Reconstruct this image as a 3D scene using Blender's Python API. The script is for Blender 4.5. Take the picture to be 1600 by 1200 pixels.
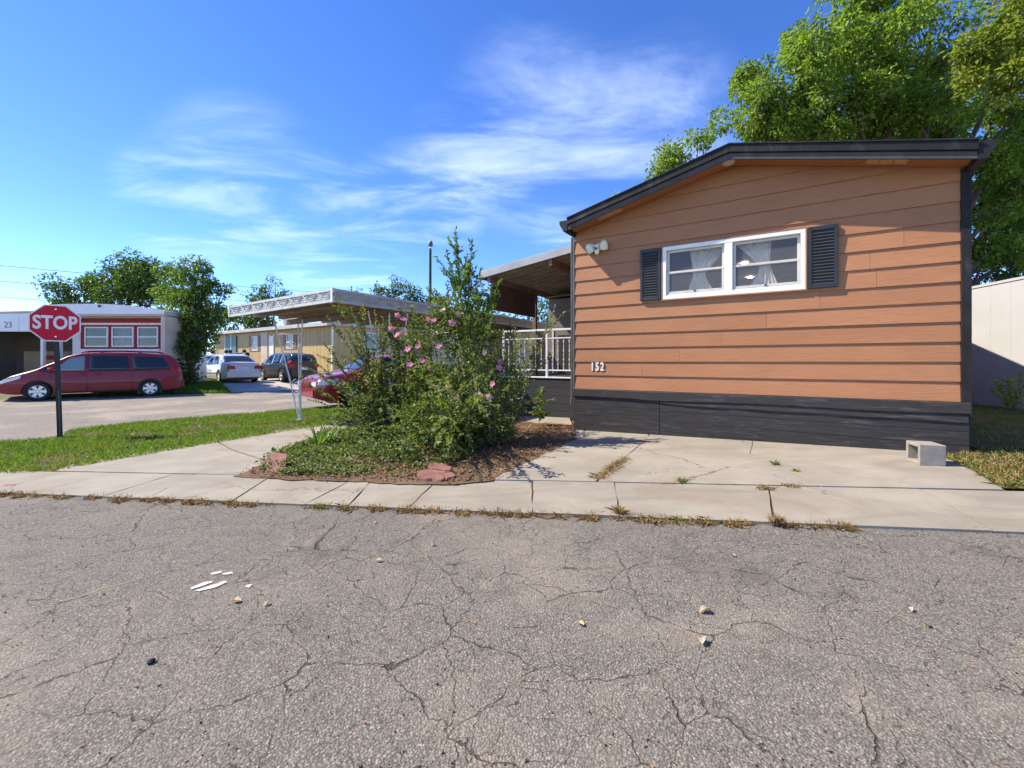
import bpy, bmesh, math, random
import numpy as np
from mathutils import Vector, Matrix, noise

for o in list(bpy.data.objects):
    bpy.data.objects.remove(o)
S = bpy.context.scene
COL = S.collection
RND = random.Random(7)
R = math.radians

# ------------------------------------------------------------------ camera
FPX = 680.0
EYE = 1.10
cam_d = bpy.data.cameras.new('camera')
cam_d.sensor_width = 36.0
cam_d.lens = FPX / 1600.0 * 36.0
cam_d.shift_y = -35.0 / 1600.0
cam_d.clip_start = 0.05
cam_d.clip_end = 600.0
cam = bpy.data.objects.new('camera', cam_d)
COL.objects.link(cam)
cam.location = (0, 0, EYE)
cam.rotation_euler = (R(90), 0, 0)
S.camera = cam

# ------------------------------------------------------------------ sun and sky
SUN_DIR = Vector((-0.825, 0.090, 0.87)).normalized()      # towards the sun
SUN_EL = math.asin(SUN_DIR.z)
SUN_AZ = math.atan2(SUN_DIR.x, SUN_DIR.y)
sl = bpy.data.lights.new('sun', 'SUN')
sl.energy = 4.7
sl.angle = R(0.5)
sl.color = (1.0, 0.90, 0.74)
sun = bpy.data.objects.new('sun', sl)
COL.objects.link(sun)
sun.rotation_euler = (-SUN_DIR).to_track_quat('-Z', 'Y').to_euler()
sun.location = (-20, 5, 30)

S.view_settings.view_transform = 'Standard'
S.view_settings.look = 'None'
S.view_settings.gamma = 1.0
S.view_settings.use_curve_mapping = False
S.view_settings.exposure = 1.0


# ------------------------------------------------------------------ node helpers
class NT:
    def __init__(s, nt):
        s.nt = nt

    def n(s, typ, ins=None, **kw):
        nd = s.nt.nodes.new(typ)
        for k, v in kw.items():
            setattr(nd, k, v)
        for k, v in (ins or {}).items():
            sk = nd.inputs[k]
            if isinstance(v, bpy.types.NodeSocket):
                s.nt.links.new(v, sk)
            else:
                sk.default_value = v
        return nd

    def math(s, op, a, b=0.0, c=0.0, clamp=False):
        return s.n('ShaderNodeMath', {0: a, 1: b, 2: c}, operation=op, use_clamp=clamp).outputs[0]

    def vmath(s, op, a, b=(0, 0, 0)):
        nd = s.n('ShaderNodeVectorMath', {0: a, 1: b}, operation=op)
        return nd.outputs['Value'] if op in ('DOT_PRODUCT', 'LENGTH', 'DISTANCE') else nd.outputs[0]

    def noise(s, vec, scale, detail=4.0, rough=0.55, dist=0.0):
        return s.n('ShaderNodeTexNoise', {'Vector': vec, 'Scale': scale, 'Detail': detail, 'Roughness': rough, 'Distortion': dist})

    def vor(s, vec, scale, feature='F1', rnd=1.0):
        return s.n('ShaderNodeTexVoronoi', {'Vector': vec, 'Scale': scale, 'Randomness': rnd}, feature=feature)

    def ramp(s, fac, stops, interp='LINEAR'):
        nd = s.n('ShaderNodeValToRGB', {0: fac})
        cr = nd.color_ramp
        cr.interpolation = interp
        while len(cr.elements) < len(stops):
            cr.elements.new(0.5)
        for e, (p, c) in zip(cr.elements, stops):
            e.position = p
            e.color = (*c, 1) if len(c) == 3 else c
        return nd.outputs[0]

    def step(s, v, a, b):
        return s.n('ShaderNodeMapRange', {0: v, 1: a, 2: b, 3: 0.0, 4: 1.0}, interpolation_type='SMOOTHSTEP').outputs[0]

    def mix(s, f, a, b, blend='MIX'):
        nd = s.n('ShaderNodeMix', data_type='RGBA', blend_type=blend)
        for i, v in ((0, f), (6, a), (7, b)):
            sk = nd.inputs[i]
            if isinstance(v, bpy.types.NodeSocket):
                s.nt.links.new(v, sk)
            elif i == 0:
                sk.default_value = v
            else:
                sk.default_value = (*v, 1) if len(v) == 3 else v
        return nd.outputs[2]

    def pos(s):
        return s.n('ShaderNodeNewGeometry').outputs['Position']

    def obj(s):
        return s.n('ShaderNodeTexCoord').outputs['Object']

    def scale(s, vec, sc):
        return s.n('ShaderNodeMapping', {'Vector': vec, 'Scale': sc}).outputs[0]


# ------------------------------------------------------------------ world
W = bpy.data.worlds.new('World')
S.world = W
W.use_nodes = True
wn = W.node_tree
wn.nodes.clear()
w = NT(wn)
sky = w.n('ShaderNodeTexSky', sky_type='NISHITA')
sky.sun_disc = False
sky.sun_elevation = SUN_EL
sky.sun_rotation = SUN_AZ % (2 * math.pi)
sky.air_density = 0.72
sky.dust_density = 0.1
sky.altitude = 1600.0
sky.ozone_density = 3.2
dirv = w.n('ShaderNodeTexCoord').outputs['Generated']
sep = w.n('ShaderNodeSeparateXYZ', {0: dirv})
zc = w.math('MAXIMUM', sep.outputs[2], 0.04)
px = w.math('DIVIDE', sep.outputs[0], zc)
py = w.math('DIVIDE', sep.outputs[1], zc)
plane = w.n('ShaderNodeCombineXYZ', {0: px, 1: py, 2: 0.0}).outputs[0]
mp = w.n('ShaderNodeMapping', {'Vector': plane, 'Rotation': (0, 0, R(-24)), 'Scale': (0.55, 0.95, 1.0)}).outputs[0]
n1 = w.noise(mp, 1.7, 9.0, 0.60, 0.55).outputs[0]
n2 = w.noise(plane, 0.45, 2.0, 0.5).outputs[0]
sm = w.n('ShaderNodeMapping', {'Vector': dirv, 'Scale': (1.0, 1.0, 1.7)}).outputs[0]


def lobe(u, v, width):
    d = Vector(((u - 800) / FPX, 1.0, (565 - v) / FPX)).normalized()
    dp = w.vmath('DOT_PRODUCT', dirv, tuple(d))
    return w.n('ShaderNodeMapRange', {0: dp, 1: math.cos(width * 1.05), 2: 1.0, 3: 0.0, 4: 1.0}, interpolation_type='SMOOTHERSTEP').outputs[0]


m = lobe(390, 290, 0.17)
for (u, v, wd) in ((300, 320, 0.13), (480, 300, 0.12), (600, 330, 0.13), (850, 215, 0.24), (1000, 230, 0.22), (770, 260, 0.13), (560, 440, 0.10), (680, 300, 0.15), (715, 250, 0.13), (500, 430, 0.10), (900, 330, 0.14)):
    m = w.math('MAXIMUM', m, lobe(u, v, wd))
band = w.step(n1, 0.38, 0.80)
cl = w.math('MULTIPLY', band, w.math('ADD', w.math('MULTIPLY', m, 0.55), w.math('MULTIPLY', w.step(n2, 0.55, 0.9), 0.05)), clamp=True)
hs = w.n('ShaderNodeHueSaturation', {'Saturation': 1.22, 'Value': 1.0, 'Hue': 0.513, 'Color': sky.outputs[0]}).outputs[0]
skyc = w.mix(1.0, hs, (1.34, 1.28, 1.22), 'MULTIPLY')
tot = w.mix(cl, skyc, (4.6, 5.3, 6.4))
bg = w.n('ShaderNodeBackground', {'Color': tot, 'Strength': 0.15})
out = w.n('ShaderNodeOutputWorld', {'Surface': bg.outputs[0]})

# ------------------------------------------------------------------ materials
MATS = {}


def mat(name):
    m_ = bpy.data.materials.new(name)
    m_.use_nodes = True
    m_.node_tree.nodes.clear()
    t = NT(m_.node_tree)
    MATS[name] = m_
    return m_, t


def finish(t, color, rough=0.6, bump=None, bump_s=0.3, bump_d=0.01, metal=0.0, spec=0.5, coat=0.0):
    ins = {'Base Color': color if isinstance(color, bpy.types.NodeSocket) else (*color, 1), 'Roughness': rough, 'Metallic': metal, 'Specular IOR Level': spec, 'Coat Weight': coat}
    p = t.n('ShaderNodeBsdfPrincipled', ins)
    if bump is not None:
        b = t.n('ShaderNodeBump', {'Height': bump, 'Strength': bump_s, 'Distance': bump_d})
        t.nt.links.new(b.outputs[0], p.inputs['Normal'])
    t.n('ShaderNodeOutputMaterial', {'Surface': p.outputs[0]})
    return p


def simple(name, color, rough=0.6, var=0.12, nscale=6.0, bump=0.15, bscale=60.0, metal=0.0, spec=0.5, coat=0.0, dirt=None, dirt_amt=0.4):
    m_, t = mat(name)
    o = t.obj()
    a = t.noise(o, nscale, 5, 0.6).outputs[0]
    c = t.mix(t.step(a, 0.3, 0.7), tuple(x * (1 - var) for x in color), tuple(min(1, x * (1 + var)) for x in color))
    if dirt:
        d = t.noise(t.scale(o, (1, 1, 0.35)), nscale * 1.7, 6, 0.65, 0.3).outputs[0]
        c = t.mix(t.math('MULTIPLY', t.step(d, 0.52, 0.75), dirt_amt), c, dirt)
    bn = t.noise(o, bscale, 3, 0.5).outputs[0]
    r = t.math('ADD', t.math('MULTIPLY', a, 0.16), rough - 0.08)
    finish(t, c, r, bn, bump, 0.004, metal, spec, coat)
    return m_


# asphalt in front of the camera
def asphalt(name, dark, mid, light, crack=1.0, tint=(1, 1, 1)):
    m_, t = mat(name)
    p = t.pos()
    flat = t.n('ShaderNodeMapping', {'Vector': p, 'Scale': (1, 1, 0)}).outputs[0]
    warp = t.noise(flat, 3.0, 4, 0.6).outputs[1]
    wv = t.vmath('ADD', flat, t.vmath('MULTIPLY', warp, (0.22, 0.22, 0)))
    warp2 = t.noise(flat, 14.0, 4, 0.7).outputs[1]
    wv = t.vmath('ADD', wv, t.vmath('MULTIPLY', warp2, (0.05, 0.05, 0)))
    v = t.vor(flat, 135.0)
    st = t.n('ShaderNodeSeparateColor', {0: v.outputs['Color']}).outputs[0]
    v2 = t.vor(flat, 240.0)
    st2 = t.n('ShaderNodeSeparateColor', {0: v2.outputs['Color']}).outputs[1]
    c = t.ramp(st, [(0.0, dark), (0.35, mid), (0.8, tuple(x * 1.18 for x in mid)), (0.93, light), (1.0, tuple(min(1, x * 1.25) for x in light))])
    c2 = t.ramp(st2, [(0.0, tuple(x * 0.9 for x in dark)), (0.6, mid), (1.0, light)])
    c = t.mix(0.45, c, c2)
    gap = t.step(v.outputs['Distance'], 0.35, 0.62)
    c = t.mix(t.math('MULTIPLY', gap, 0.45), c, tuple(x * 0.55 for x in dark))
    big = t.noise(flat, 0.55, 5, 0.6, 0.4).outputs[0]
    c = t.mix(t.math('MULTIPLY', t.step(big, 0.46, 0.66), 0.55), c, tuple(min(1, x * 1.45) for x in (mid[0] * 1.06, mid[1], mid[2] * 0.90)))
    blot = t.noise(flat, 1.4, 5, 0.65, 0.3).outputs[0]
    c = t.mix(t.math('MULTIPLY', t.step(blot, 0.54, 0.70), 0.45), c, tuple(x * 0.75 for x in dark))
    med = t.noise(flat, 7.0, 5, 0.7).outputs[0]
    mv = t.math('ADD', 0.74, t.math('MULTIPLY', med, 0.52))
    c = t.mix(1.0, c, t.n('ShaderNodeCombineXYZ', {0: mv, 1: mv, 2: mv}).outputs[0], 'MULTIPLY')
    # cracks filled with dirt
    e1 = t.vor(t.vmath('MULTIPLY', wv, (1.0, 0.75, 1)), 2.9, 'DISTANCE_TO_EDGE').outputs['Distance']
    e2 = t.vor(t.vmath('MULTIPLY', wv, (1.0, 1.25, 1)), 7.2, 'DISTANCE_TO_EDGE').outputs['Distance']
    brk = t.noise(flat, 1.1, 4, 0.6).outputs[0]
    brk2 = t.noise(flat, 5.5, 3, 0.6).outputs[0]
    w1 = t.math('MULTIPLY', t.step(brk2, 0.34, 0.78), 0.0088)
    k1 = t.math('SUBTRACT', 1.0, t.step(t.math('DIVIDE', e1, t.math('ADD', w1, 0.0018)), 0.45, 1.1))
    k1 = t.math('MULTIPLY', k1, t.step(brk, 0.27, 0.42))
    k2 = t.math('SUBTRACT', 1.0, t.step(t.math('DIVIDE', e2, t.math('ADD', t.math('MULTIPLY', w1, 1.3), 0.002)), 0.45, 1.1))
    k2 = t.math('MULTIPLY', k2, t.step(brk, 0.41, 0.52))
    k = t.math('MULTIPLY', t.math('MAXIMUM', k1, k2), crack, clamp=True)
    silt = t.math('SUBTRACT', 1.0, t.step(e1, 0.0, 0.055))
    silt = t.math('MULTIPLY', silt, t.step(t.noise(flat, 3.1, 3).outputs[0], 0.5, 0.68))
    c = t.mix(t.math('MULTIPLY', silt, 0.5 * crack), c, (0.33, 0.27, 0.19))
    c = t.mix(t.math('MULTIPLY', k, 0.80), c, (0.045, 0.037, 0.028))
    c = t.mix(1.0, c, tint, 'MULTIPLY')
    h = t.math('SUBTRACT', t.math('MULTIPLY', t.math('SUBTRACT', 1.0, v.outputs['Distance']), 0.55), t.math('MULTIPLY', k, 1.6))
    h = t.math('ADD', h, t.math('MULTIPLY', st, 0.35))
    finish(t, c, 0.9, h, 0.85, 0.008, spec=0.25)
    return m_


asphalt('asphalt', (0.085, 0.076, 0.063), (0.192, 0.174, 0.147), (0.36, 0.322, 0.265))
asphalt('street_asphalt_lit', (0.17, 0.148, 0.118), (0.27, 0.237, 0.195), (0.38, 0.34, 0.285), 0.35)  # paler gravelly asphalt, brightness of grazing light put into its colour


def concrete(name, base, stain=0.35):
    m_, t = mat(name)
    p = t.pos()
    flat = t.n('ShaderNodeMapping', {'Vector': p, 'Scale': (1, 1, 1)}).outputs[0]
    a = t.noise(flat, 1.7, 6, 0.62, 0.3).outputs[0]
    b = t.noise(flat, 45, 4, 0.6).outputs[0]
    g = t.noise(flat, 260, 2, 0.5).outputs[0]
    c = t.mix(t.step(a, 0.3, 0.72), tuple(x * 0.84 for x in base), tuple(x * 1.10 for x in base))
    c = t.mix(t.math('MULTIPLY', t.step(b, 0.35, 0.7), 0.22), c, tuple(x * 0.72 for x in base))
    c = t.mix(t.math('MULTIPLY', t.step(g, 0.56, 0.72), 0.30), c, tuple(x * 0.6 for x in base))
    d = t.noise(flat, 0.9, 6, 0.7, 0.8).outputs[0]
    c = t.mix(t.math('MULTIPLY', t.step(d, 0.50, 0.70), stain), c, (0.22, 0.175, 0.125))
    sp = t.vor(flat, 9.0).outputs['Distance']
    c = t.mix(t.math('MULTIPLY', t.math('SUBTRACT', 1.0, t.step(sp, 0.03, 0.07)), 0.5), c, (0.14, 0.11, 0.08))
    wv = t.vmath('ADD', flat, t.vmath('MULTIPLY', t.noise(flat, 2.5, 5, 0.7).outputs[1], (0.5, 0.5, 0)))
    ek = t.vor(wv, 0.62, 'DISTANCE_TO_EDGE').outputs['Distance']
    kk = t.math('MULTIPLY', t.math('SUBTRACT', 1.0, t.step(ek, 0.0012, 0.0045)), t.step(t.noise(flat, 0.8, 3).outputs[0], 0.46, 0.56))
    c = t.mix(t.math('MULTIPLY', kk, 0.75), c, (0.09, 0.07, 0.05))
    dk = t.noise(t.scale(flat, (1.0, 2.6, 1)), 0.75, 5, 0.6, 1.2).outputs[0]
    c = t.mix(t.math('MULTIPLY', t.step(dk, 0.46, 0.68), 0.50), c, tuple(x * 0.62 for x in base))
    hgt = t.math('SUBTRACT', t.math('ADD', t.math('MULTIPLY', g, 0.5), t.math('MULTIPLY', b, 0.8)), kk)
    finish(t, c, 0.88, hgt, 0.35, 0.004, spec=0.25)
    return m_


concrete('concrete', (0.290, 0.260, 0.208), 0.65)
concrete('driveway_concrete', (0.300, 0.270, 0.218), 0.6)
concrete('far_concrete', (0.46, 0.42, 0.36), 0.3)


def soil(name, c1, c2, c3):
    m_, t = mat(name)
    p = t.pos()
    a = t.noise(p, 2.2, 6, 0.65).outputs[0]
    b = t.noise(p, 34, 5, 0.7).outputs[0]
    c = t.mix(t.step(a, 0.35, 0.65), c1, c2)
    c = t.mix(t.step(b, 0.5, 0.75), c, c3)
    finish(t, c, 0.95, b, 0.8, 0.02, spec=0.1)


soil('soil', (0.11, 0.075, 0.048), (0.17, 0.115, 0.07), (0.27, 0.18, 0.10))
soil('turf_soil', (0.075, 0.075, 0.025), (0.12, 0.10, 0.045), (0.22, 0.17, 0.085))
soil('ground', (0.20, 0.165, 0.11), (0.13, 0.13, 0.06), (0.28, 0.23, 0.16))


def siding(name, base, grain=0.7, rough=0.55, dust_or_sheen=0.0):
    m_, t = mat(name)
    o = t.obj()
    oi = t.n('ShaderNodeObjectInfo').outputs['Random']
    off = t.n('ShaderNodeCombineXYZ', {0: t.math('MULTIPLY', oi, 37.0), 1: 0.0, 2: t.math('MULTIPLY', oi, 11.0)}).outputs[0]
    o2 = t.vmath('ADD', o, off)
    g = t.noise(t.scale(o2, (3.2, 3.2, 60)), 1.6, 5, 0.62, 0.8).outputs[0]
    a = t.noise(t.scale(o2, (0.7, 0.7, 1.5)), 1.5, 4, 0.6).outputs[0]
    c = t.mix(t.step(a, 0.3, 0.7), tuple(x * 0.92 for x in base), tuple(x * 1.06 for x in base))
    c = t.mix(t.math('MULTIPLY', t.step(g, 0.46, 0.72), 0.45), c, tuple(x * 0.66 for x in base))
    sc = t.noise(t.scale(o2, (1.6, 1.6, 14)), 2.6, 5, 0.7).outputs[0]
    c = t.mix(t.math('MULTIPLY', t.step(sc, 0.66, 0.80), 0.30), c, tuple(min(1, x * 1.25 + 0.05) for x in base))
    v = t.math('ADD', 0.95, t.math('MULTIPLY', oi, 0.10))
    c = t.mix(1.0, c, t.n('ShaderNodeCombineXYZ', {0: v, 1: v, 2: v}).outputs[0], 'MULTIPLY')
    if dust_or_sheen:
        du = t.noise(t.scale(o2, (1.0, 1.0, 9)), 3.0, 6, 0.72, 0.5).outputs[0]
        c = t.mix(t.math('MULTIPLY', t.step(du, 0.50, 0.74), dust_or_sheen), c, (0.17, 0.155, 0.14))
    finish(t, c, rough, g, grain, 0.004, spec=0.22)
    return m_


siding('brown_siding', (0.360, 0.165, 0.080), 1.0)
siding('soffit_paint', (0.36, 0.145, 0.062), 0.15)
siding('black_plank', (0.036, 0.033, 0.032), 1.0, 0.6, 0.45)
siding('deck_black', (0.040, 0.038, 0.040), 0.6, 0.6)
siding('cream_siding', (0.52, 0.37, 0.165), 0.3)
siding('grey_brown_wall', (0.20, 0.17, 0.145), 0.3)
simple('black_paint', (0.022, 0.021, 0.021), 0.5, 0.2, 4, 0.2, 40, spec=0.25, dirt=(0.10, 0.095, 0.09), dirt_amt=0.3)
simple('black_trim', (0.017, 0.016, 0.016), 0.6, 0.25, 5, 0.25, 60, spec=0.2, dirt=(0.12, 0.11, 0.10), dirt_amt=0.35)
simple('fascia_grey', (0.070, 0.062, 0.060), 0.6, 0.15, 5, 0.2, 60, spec=0.2, dirt=(0.2, 0.18, 0.16), dirt_amt=0.3)
simple('downspout_grey', (0.10, 0.088, 0.076), 0.42, 0.2, 6, 0.1, 60, dirt=(0.3, 0.28, 0.24), dirt_amt=0.4)
simple('slat_black_sunlit', (0.045, 0.047, 0.052), 0.45, 0.15, 8, 0.1, 60)  # shutter black lifted to grey, sunlight on the slats put into the colour
simple('shutter_black', (0.016, 0.018, 0.021), 0.38, 0.15, 8, 0.1, 60)
simple('white_vinyl', (0.74, 0.73, 0.69), 0.4, 0.05, 5, 0.05, 80, dirt=(0.48, 0.40, 0.27), dirt_amt=0.35)
simple('sash_white', (0.52, 0.49, 0.43), 0.45, 0.06, 6, 0.05, 80, dirt=(0.42, 0.37, 0.28), dirt_amt=0.4)
simple('lamp_plastic', (0.72, 0.68, 0.52), 0.35, 0.05, 8, 0.03, 80)
simple('black_plastic', (0.012, 0.012, 0.013), 0.3, 0.1, 8, 0.05, 80)
simple('vent_tan', (0.50, 0.27, 0.10), 0.6, 0.1, 9, 0.1, 80)
simple('white_metal', (0.66, 0.65, 0.62), 0.42, 0.06, 4, 0.08, 60, dirt=(0.40, 0.30, 0.19), dirt_amt=0.55)
simple('fence_white', (0.42, 0.42, 0.415), 0.5, 0.03, 1.2, 0.05, 60)
simple('worn_white_metal', (0.52, 0.52, 0.49), 0.5, 0.08, 6, 0.1, 60, dirt=(0.30, 0.20, 0.12), dirt_amt=0.55)
simple('awning_grey', (0.33, 0.33, 0.315), 0.45, 0.1, 2, 0.1, 60, dirt=(0.22, 0.20, 0.17), dirt_amt=0.5)
simple('awning_under', (0.24, 0.185, 0.13), 0.6, 0.25, 2.2, 0.1, 60, dirt=(0.14, 0.09, 0.05), dirt_amt=0.6)
simple('patio_under', (0.33, 0.30, 0.255), 0.6, 0.2, 2.2, 0.1, 60, dirt=(0.16, 0.10, 0.06), dirt_amt=0.5)
simple('beam_brown', (0.15, 0.10, 0.07), 0.6, 0.25, 4, 0.2, 50)
simple('panel_maroon', (0.085, 0.045, 0.034), 0.55, 0.2, 3, 0.2, 50)
simple('cream_door', (0.76, 0.70, 0.52), 0.5, 0.05, 2, 0.05, 50)
simple('dark_interior', (0.02, 0.019, 0.018), 0.8, 0.2, 3, 0.1, 50)
simple('red_trim', (0.27, 0.005, 0.016), 0.65, 0.1, 3, 0.05, 50)
simple('home_white', (0.78, 0.78, 0.77), 0.5, 0.05, 2, 0.05, 50, dirt=(0.45, 0.42, 0.38), dirt_amt=0.3)
simple('home_beige', (0.55, 0.47, 0.36), 0.55, 0.08, 2, 0.05, 50)
simple('roof_grey', (0.47, 0.45, 0.42), 0.55, 0.12, 1.5, 0.1, 30, dirt=(0.26, 0.22, 0.19), dirt_amt=0.5)
simple('shutter_brown', (0.22, 0.115, 0.06), 0.6, 0.1, 4, 0.1, 50)
simple('teal_door', (0.05, 0.16, 0.17), 0.5, 0.1, 3, 0.05, 50)
simple('sign_steel', (0.018, 0.018, 0.017), 0.55, 0.3, 8, 0.2, 60, dirt=(0.10, 0.09, 0.075), dirt_amt=0.35)
simple('stop_red', (0.62, 0.004, 0.026), 0.7, 0.05, 2, 0.02, 50)
simple('stop_white', (0.80, 0.78, 0.76), 0.42, 0.03, 2, 0.02, 50)
simple('sign_back', (0.45, 0.45, 0.45), 0.4, 0.08, 3, 0.05, 50, metal=0.6)
simple('flagstone', (0.19, 0.085, 0.066), 0.85, 0.25, 9, 0.8, 30, dirt=(0.22, 0.13, 0.09), dirt_amt=0.6)
simple('block_concrete', (0.27, 0.245, 0.205), 0.92, 0.14, 14, 0.9, 90)
simple('tyre', (0.012, 0.012, 0.012), 0.75, 0.2, 8, 0.3, 60)
simple('rim_metal', (0.62, 0.62, 0.63), 0.3, 0.08, 5, 0.03, 60, metal=0.7)
simple('pole_dark', (0.030, 0.023, 0.018), 0.6, 0.2, 4, 0.2, 40)
simple('wire', (0.16, 0.17, 0.19), 0.6)
simple('bark', (0.085, 0.06, 0.042), 0.9, 0.3, 5, 1.0, 24)
simple('stem', (0.15, 0.115, 0.07), 0.85, 0.3, 12, 0.6, 60)
simple('road_paint', (0.48, 0.47, 0.45), 0.8, 0.1, 26, 0.6, 90, dirt=(0.22, 0.20, 0.175), dirt_amt=0.9)
simple('tail_red', (0.42, 0.006, 0.012), 0.18, 0.1, 8, 0.05, 40, coat=0.5)
simple('lamp_clear', (0.75, 0.77, 0.78), 0.12, 0.1, 12, 0.1, 40, coat=0.6)
simple('chrome', (0.72, 0.72, 0.72), 0.14, 0.05, 8, 0.02, 40, metal=1.0)
simple('curtain_lace', (0.78, 0.76, 0.70), 0.8, 0.12, 30, 0.4, 40)
simple('room_wall', (0.36, 0.31, 0.25), 0.8, 0.1, 3, 0.1, 40)
simple('tan_panel', (0.33, 0.24, 0.15), 0.7, 0.12, 2, 0.1, 40)
simple('wood_grey', (0.30, 0.25, 0.20), 0.8, 0.2, 5, 0.2, 40)
simple('cone_orange', (0.7, 0.16, 0.03), 0.5)
simple('litter_red', (0.62, 0.05, 0.035), 0.6)
simple('petal_centre', (0.65, 0.45, 0.25), 0.6)


def paint(name, c, metal=0.25, rough=0.26, coat=0.7):
    m_, t = mat(name)
    o = t.obj()
    a = t.noise(o, 3.0, 5, 0.6).outputs[0]
    cc = t.mix(t.step(a, 0.4, 0.75), c, tuple(min(1, x * 0.9 + 0.012) for x in c))
    fl = t.noise(o, 500, 1, 0.5).outputs[0]
    finish(t, cc, t.math('ADD', t.math('MULTIPLY', a, 0.12), rough - 0.05), fl, 0.03, 0.001, metal, 0.4, coat)


paint('paint_burgundy', (0.235, 0.006, 0.016), 0.0, 0.38, 0.25)
paint('paint_crimson', (0.30, 0.008, 0.028))
paint('paint_silver', (0.60, 0.585, 0.55), 0.3, 0.35)
paint('paint_charcoal', (0.022, 0.028, 0.036))
paint('paint_black', (0.013, 0.014, 0.016))


def glass(name, tint, rough=0.05, transp=0.35, refl=0.95, dust_or_sheen=None):
    m_, t = mat(name)
    o = t.obj()
    a = t.noise(o, 2.5, 3).outputs[0]
    g = t.n('ShaderNodeBsdfGlossy', {'Color': (0.9, 0.93, 0.95, 1), 'Roughness': rough})
    b = t.n('ShaderNodeBump', {'Height': a, 'Strength': 0.05, 'Distance': 0.02})
    t.nt.links.new(b.outputs[0], g.inputs['Normal'])
    tr = t.n('ShaderNodeBsdfTransparent', {'Color': (*tint, 1)})
    df = t.n('ShaderNodeBsdfDiffuse', {'Color': (dust_or_sheen if dust_or_sheen else tuple(x * 0.12 for x in tint)) + (1,)})  # dust on the window panes, painted reflection on the pale car glass
    ms = t.n('ShaderNodeMixShader', {0: transp, 1: df.outputs[0], 2: tr.outputs[0]})
    fr = t.n('ShaderNodeFresnel', {'IOR': 1.5})
    f2 = t.math('ADD', t.math('MULTIPLY', fr.outputs[0], refl), 0.015)
    mx = t.n('ShaderNodeMixShader', {0: f2, 1: ms.outputs[0], 2: g.outputs[0]})
    t.n('ShaderNodeOutputMaterial', {'Surface': mx.outputs[0]})


glass('window_glass', (0.90, 0.90, 0.88), 0.03, 0.91, 0.12, (0.5, 0.48, 0.44))
glass('home_glass', (0.5, 0.52, 0.52), 0.05, 0.5)
glass('car_glass', (0.16, 0.19, 0.20), 0.04, 0.10)
glass('car_glass_sheen', (0.55, 0.66, 0.68), 0.06, 0.0, 0.95, (0.20, 0.27, 0.28))  # pale teal reflection painted in as a flat diffuse colour


def leafmat(name, cols, trans=0.35, rough=0.45, tint=(1.5, 1.7, 0.6)):
    m_, t = mat(name)
    g = t.n('ShaderNodeNewGeometry')
    rr = g.outputs['Random Per Island']
    k = len(cols) - 1
    c = t.ramp(rr, [(i / k, cc) for i, cc in enumerate(cols)])
    big = t.noise(t.pos(), 0.9, 3).outputs[0]
    c = t.mix(t.math('MULTIPLY', t.step(big, 0.35, 0.7), 0.35), c, cols[-1])
    p = t.n('ShaderNodeBsdfPrincipled', {'Base Color': c, 'Roughness': rough, 'Specular IOR Level': 0.3})
    tc = t.mix(1.0, c, tint, 'MULTIPLY')
    tl = t.n('ShaderNodeBsdfTranslucent', {'Color': tc})
    mx = t.n('ShaderNodeMixShader', {0: trans, 1: p.outputs[0], 2: tl.outputs[0]})
    t.n('ShaderNodeOutputMaterial', {'Surface': mx.outputs[0]})


leafmat('leaf_ash', [(0.075, 0.135, 0.018), (0.13, 0.205, 0.028), (0.18, 0.25, 0.038), (0.24, 0.30, 0.065)], 0.45)
leafmat('leaf_yellow', [(0.10, 0.16, 0.02), (0.15, 0.20, 0.028), (0.25, 0.255, 0.045), (0.18, 0.205, 0.04)], 0.45)
leafmat('leaf_dark', [(0.035, 0.07, 0.016), (0.055, 0.105, 0.022), (0.08, 0.135, 0.03), (0.11, 0.165, 0.04)])
leafmat('leaf_mid', [(0.05, 0.095, 0.018), (0.08, 0.14, 0.027), (0.115, 0.18, 0.036), (0.16, 0.21, 0.05)], 0.42)
leafmat('leaf_shrub', [(0.045, 0.08, 0.016), (0.085, 0.13, 0.027), (0.13, 0.175, 0.04), (0.23, 0.22, 0.085)], 0.38, 0.5)
leafmat('leaf_elm', [(0.045, 0.10, 0.015), (0.085, 0.165, 0.022), (0.12, 0.20, 0.03), (0.16, 0.23, 0.05)])
leafmat('leaf_ivy', [(0.05, 0.085, 0.016), (0.09, 0.14, 0.028), (0.13, 0.175, 0.04), (0.22, 0.22, 0.09)], 0.3, 0.6)
leafmat('grass_green', [(0.065, 0.135, 0.014), (0.105, 0.20, 0.02), (0.145, 0.24, 0.03), (0.22, 0.25, 0.06)])
leafmat('grass_dry', [(0.20, 0.12, 0.05), (0.33, 0.21, 0.09), (0.40, 0.28, 0.13), (0.30, 0.20, 0.08), (0.17, 0.17, 0.04)], 0.2, 0.7, (1.3, 1.15, 0.8))
leafmat('litter_brown', [(0.09, 0.045, 0.022), (0.17, 0.085, 0.04), (0.25, 0.13, 0.06), (0.33, 0.20, 0.10)], 0.1, 0.8, (1.2, 1.0, 0.8))
leafmat('dry_leaf', [(0.42, 0.28, 0.14), (0.5, 0.36, 0.2), (0.45, 0.25, 0.08)], 0.1, 0.8)
leafmat('pale_leaf', [(0.40, 0.31, 0.22), (0.46, 0.36, 0.26)], 0.1, 0.8)
leafmat('petal_pink', [(0.55, 0.12, 0.30), (0.68, 0.19, 0.40), (0.75, 0.30, 0.48)], 0.35, 0.6)
leafmat('petal_pale', [(0.72, 0.38, 0.45), (0.8, 0.5, 0.52)], 0.35, 0.6)


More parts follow.
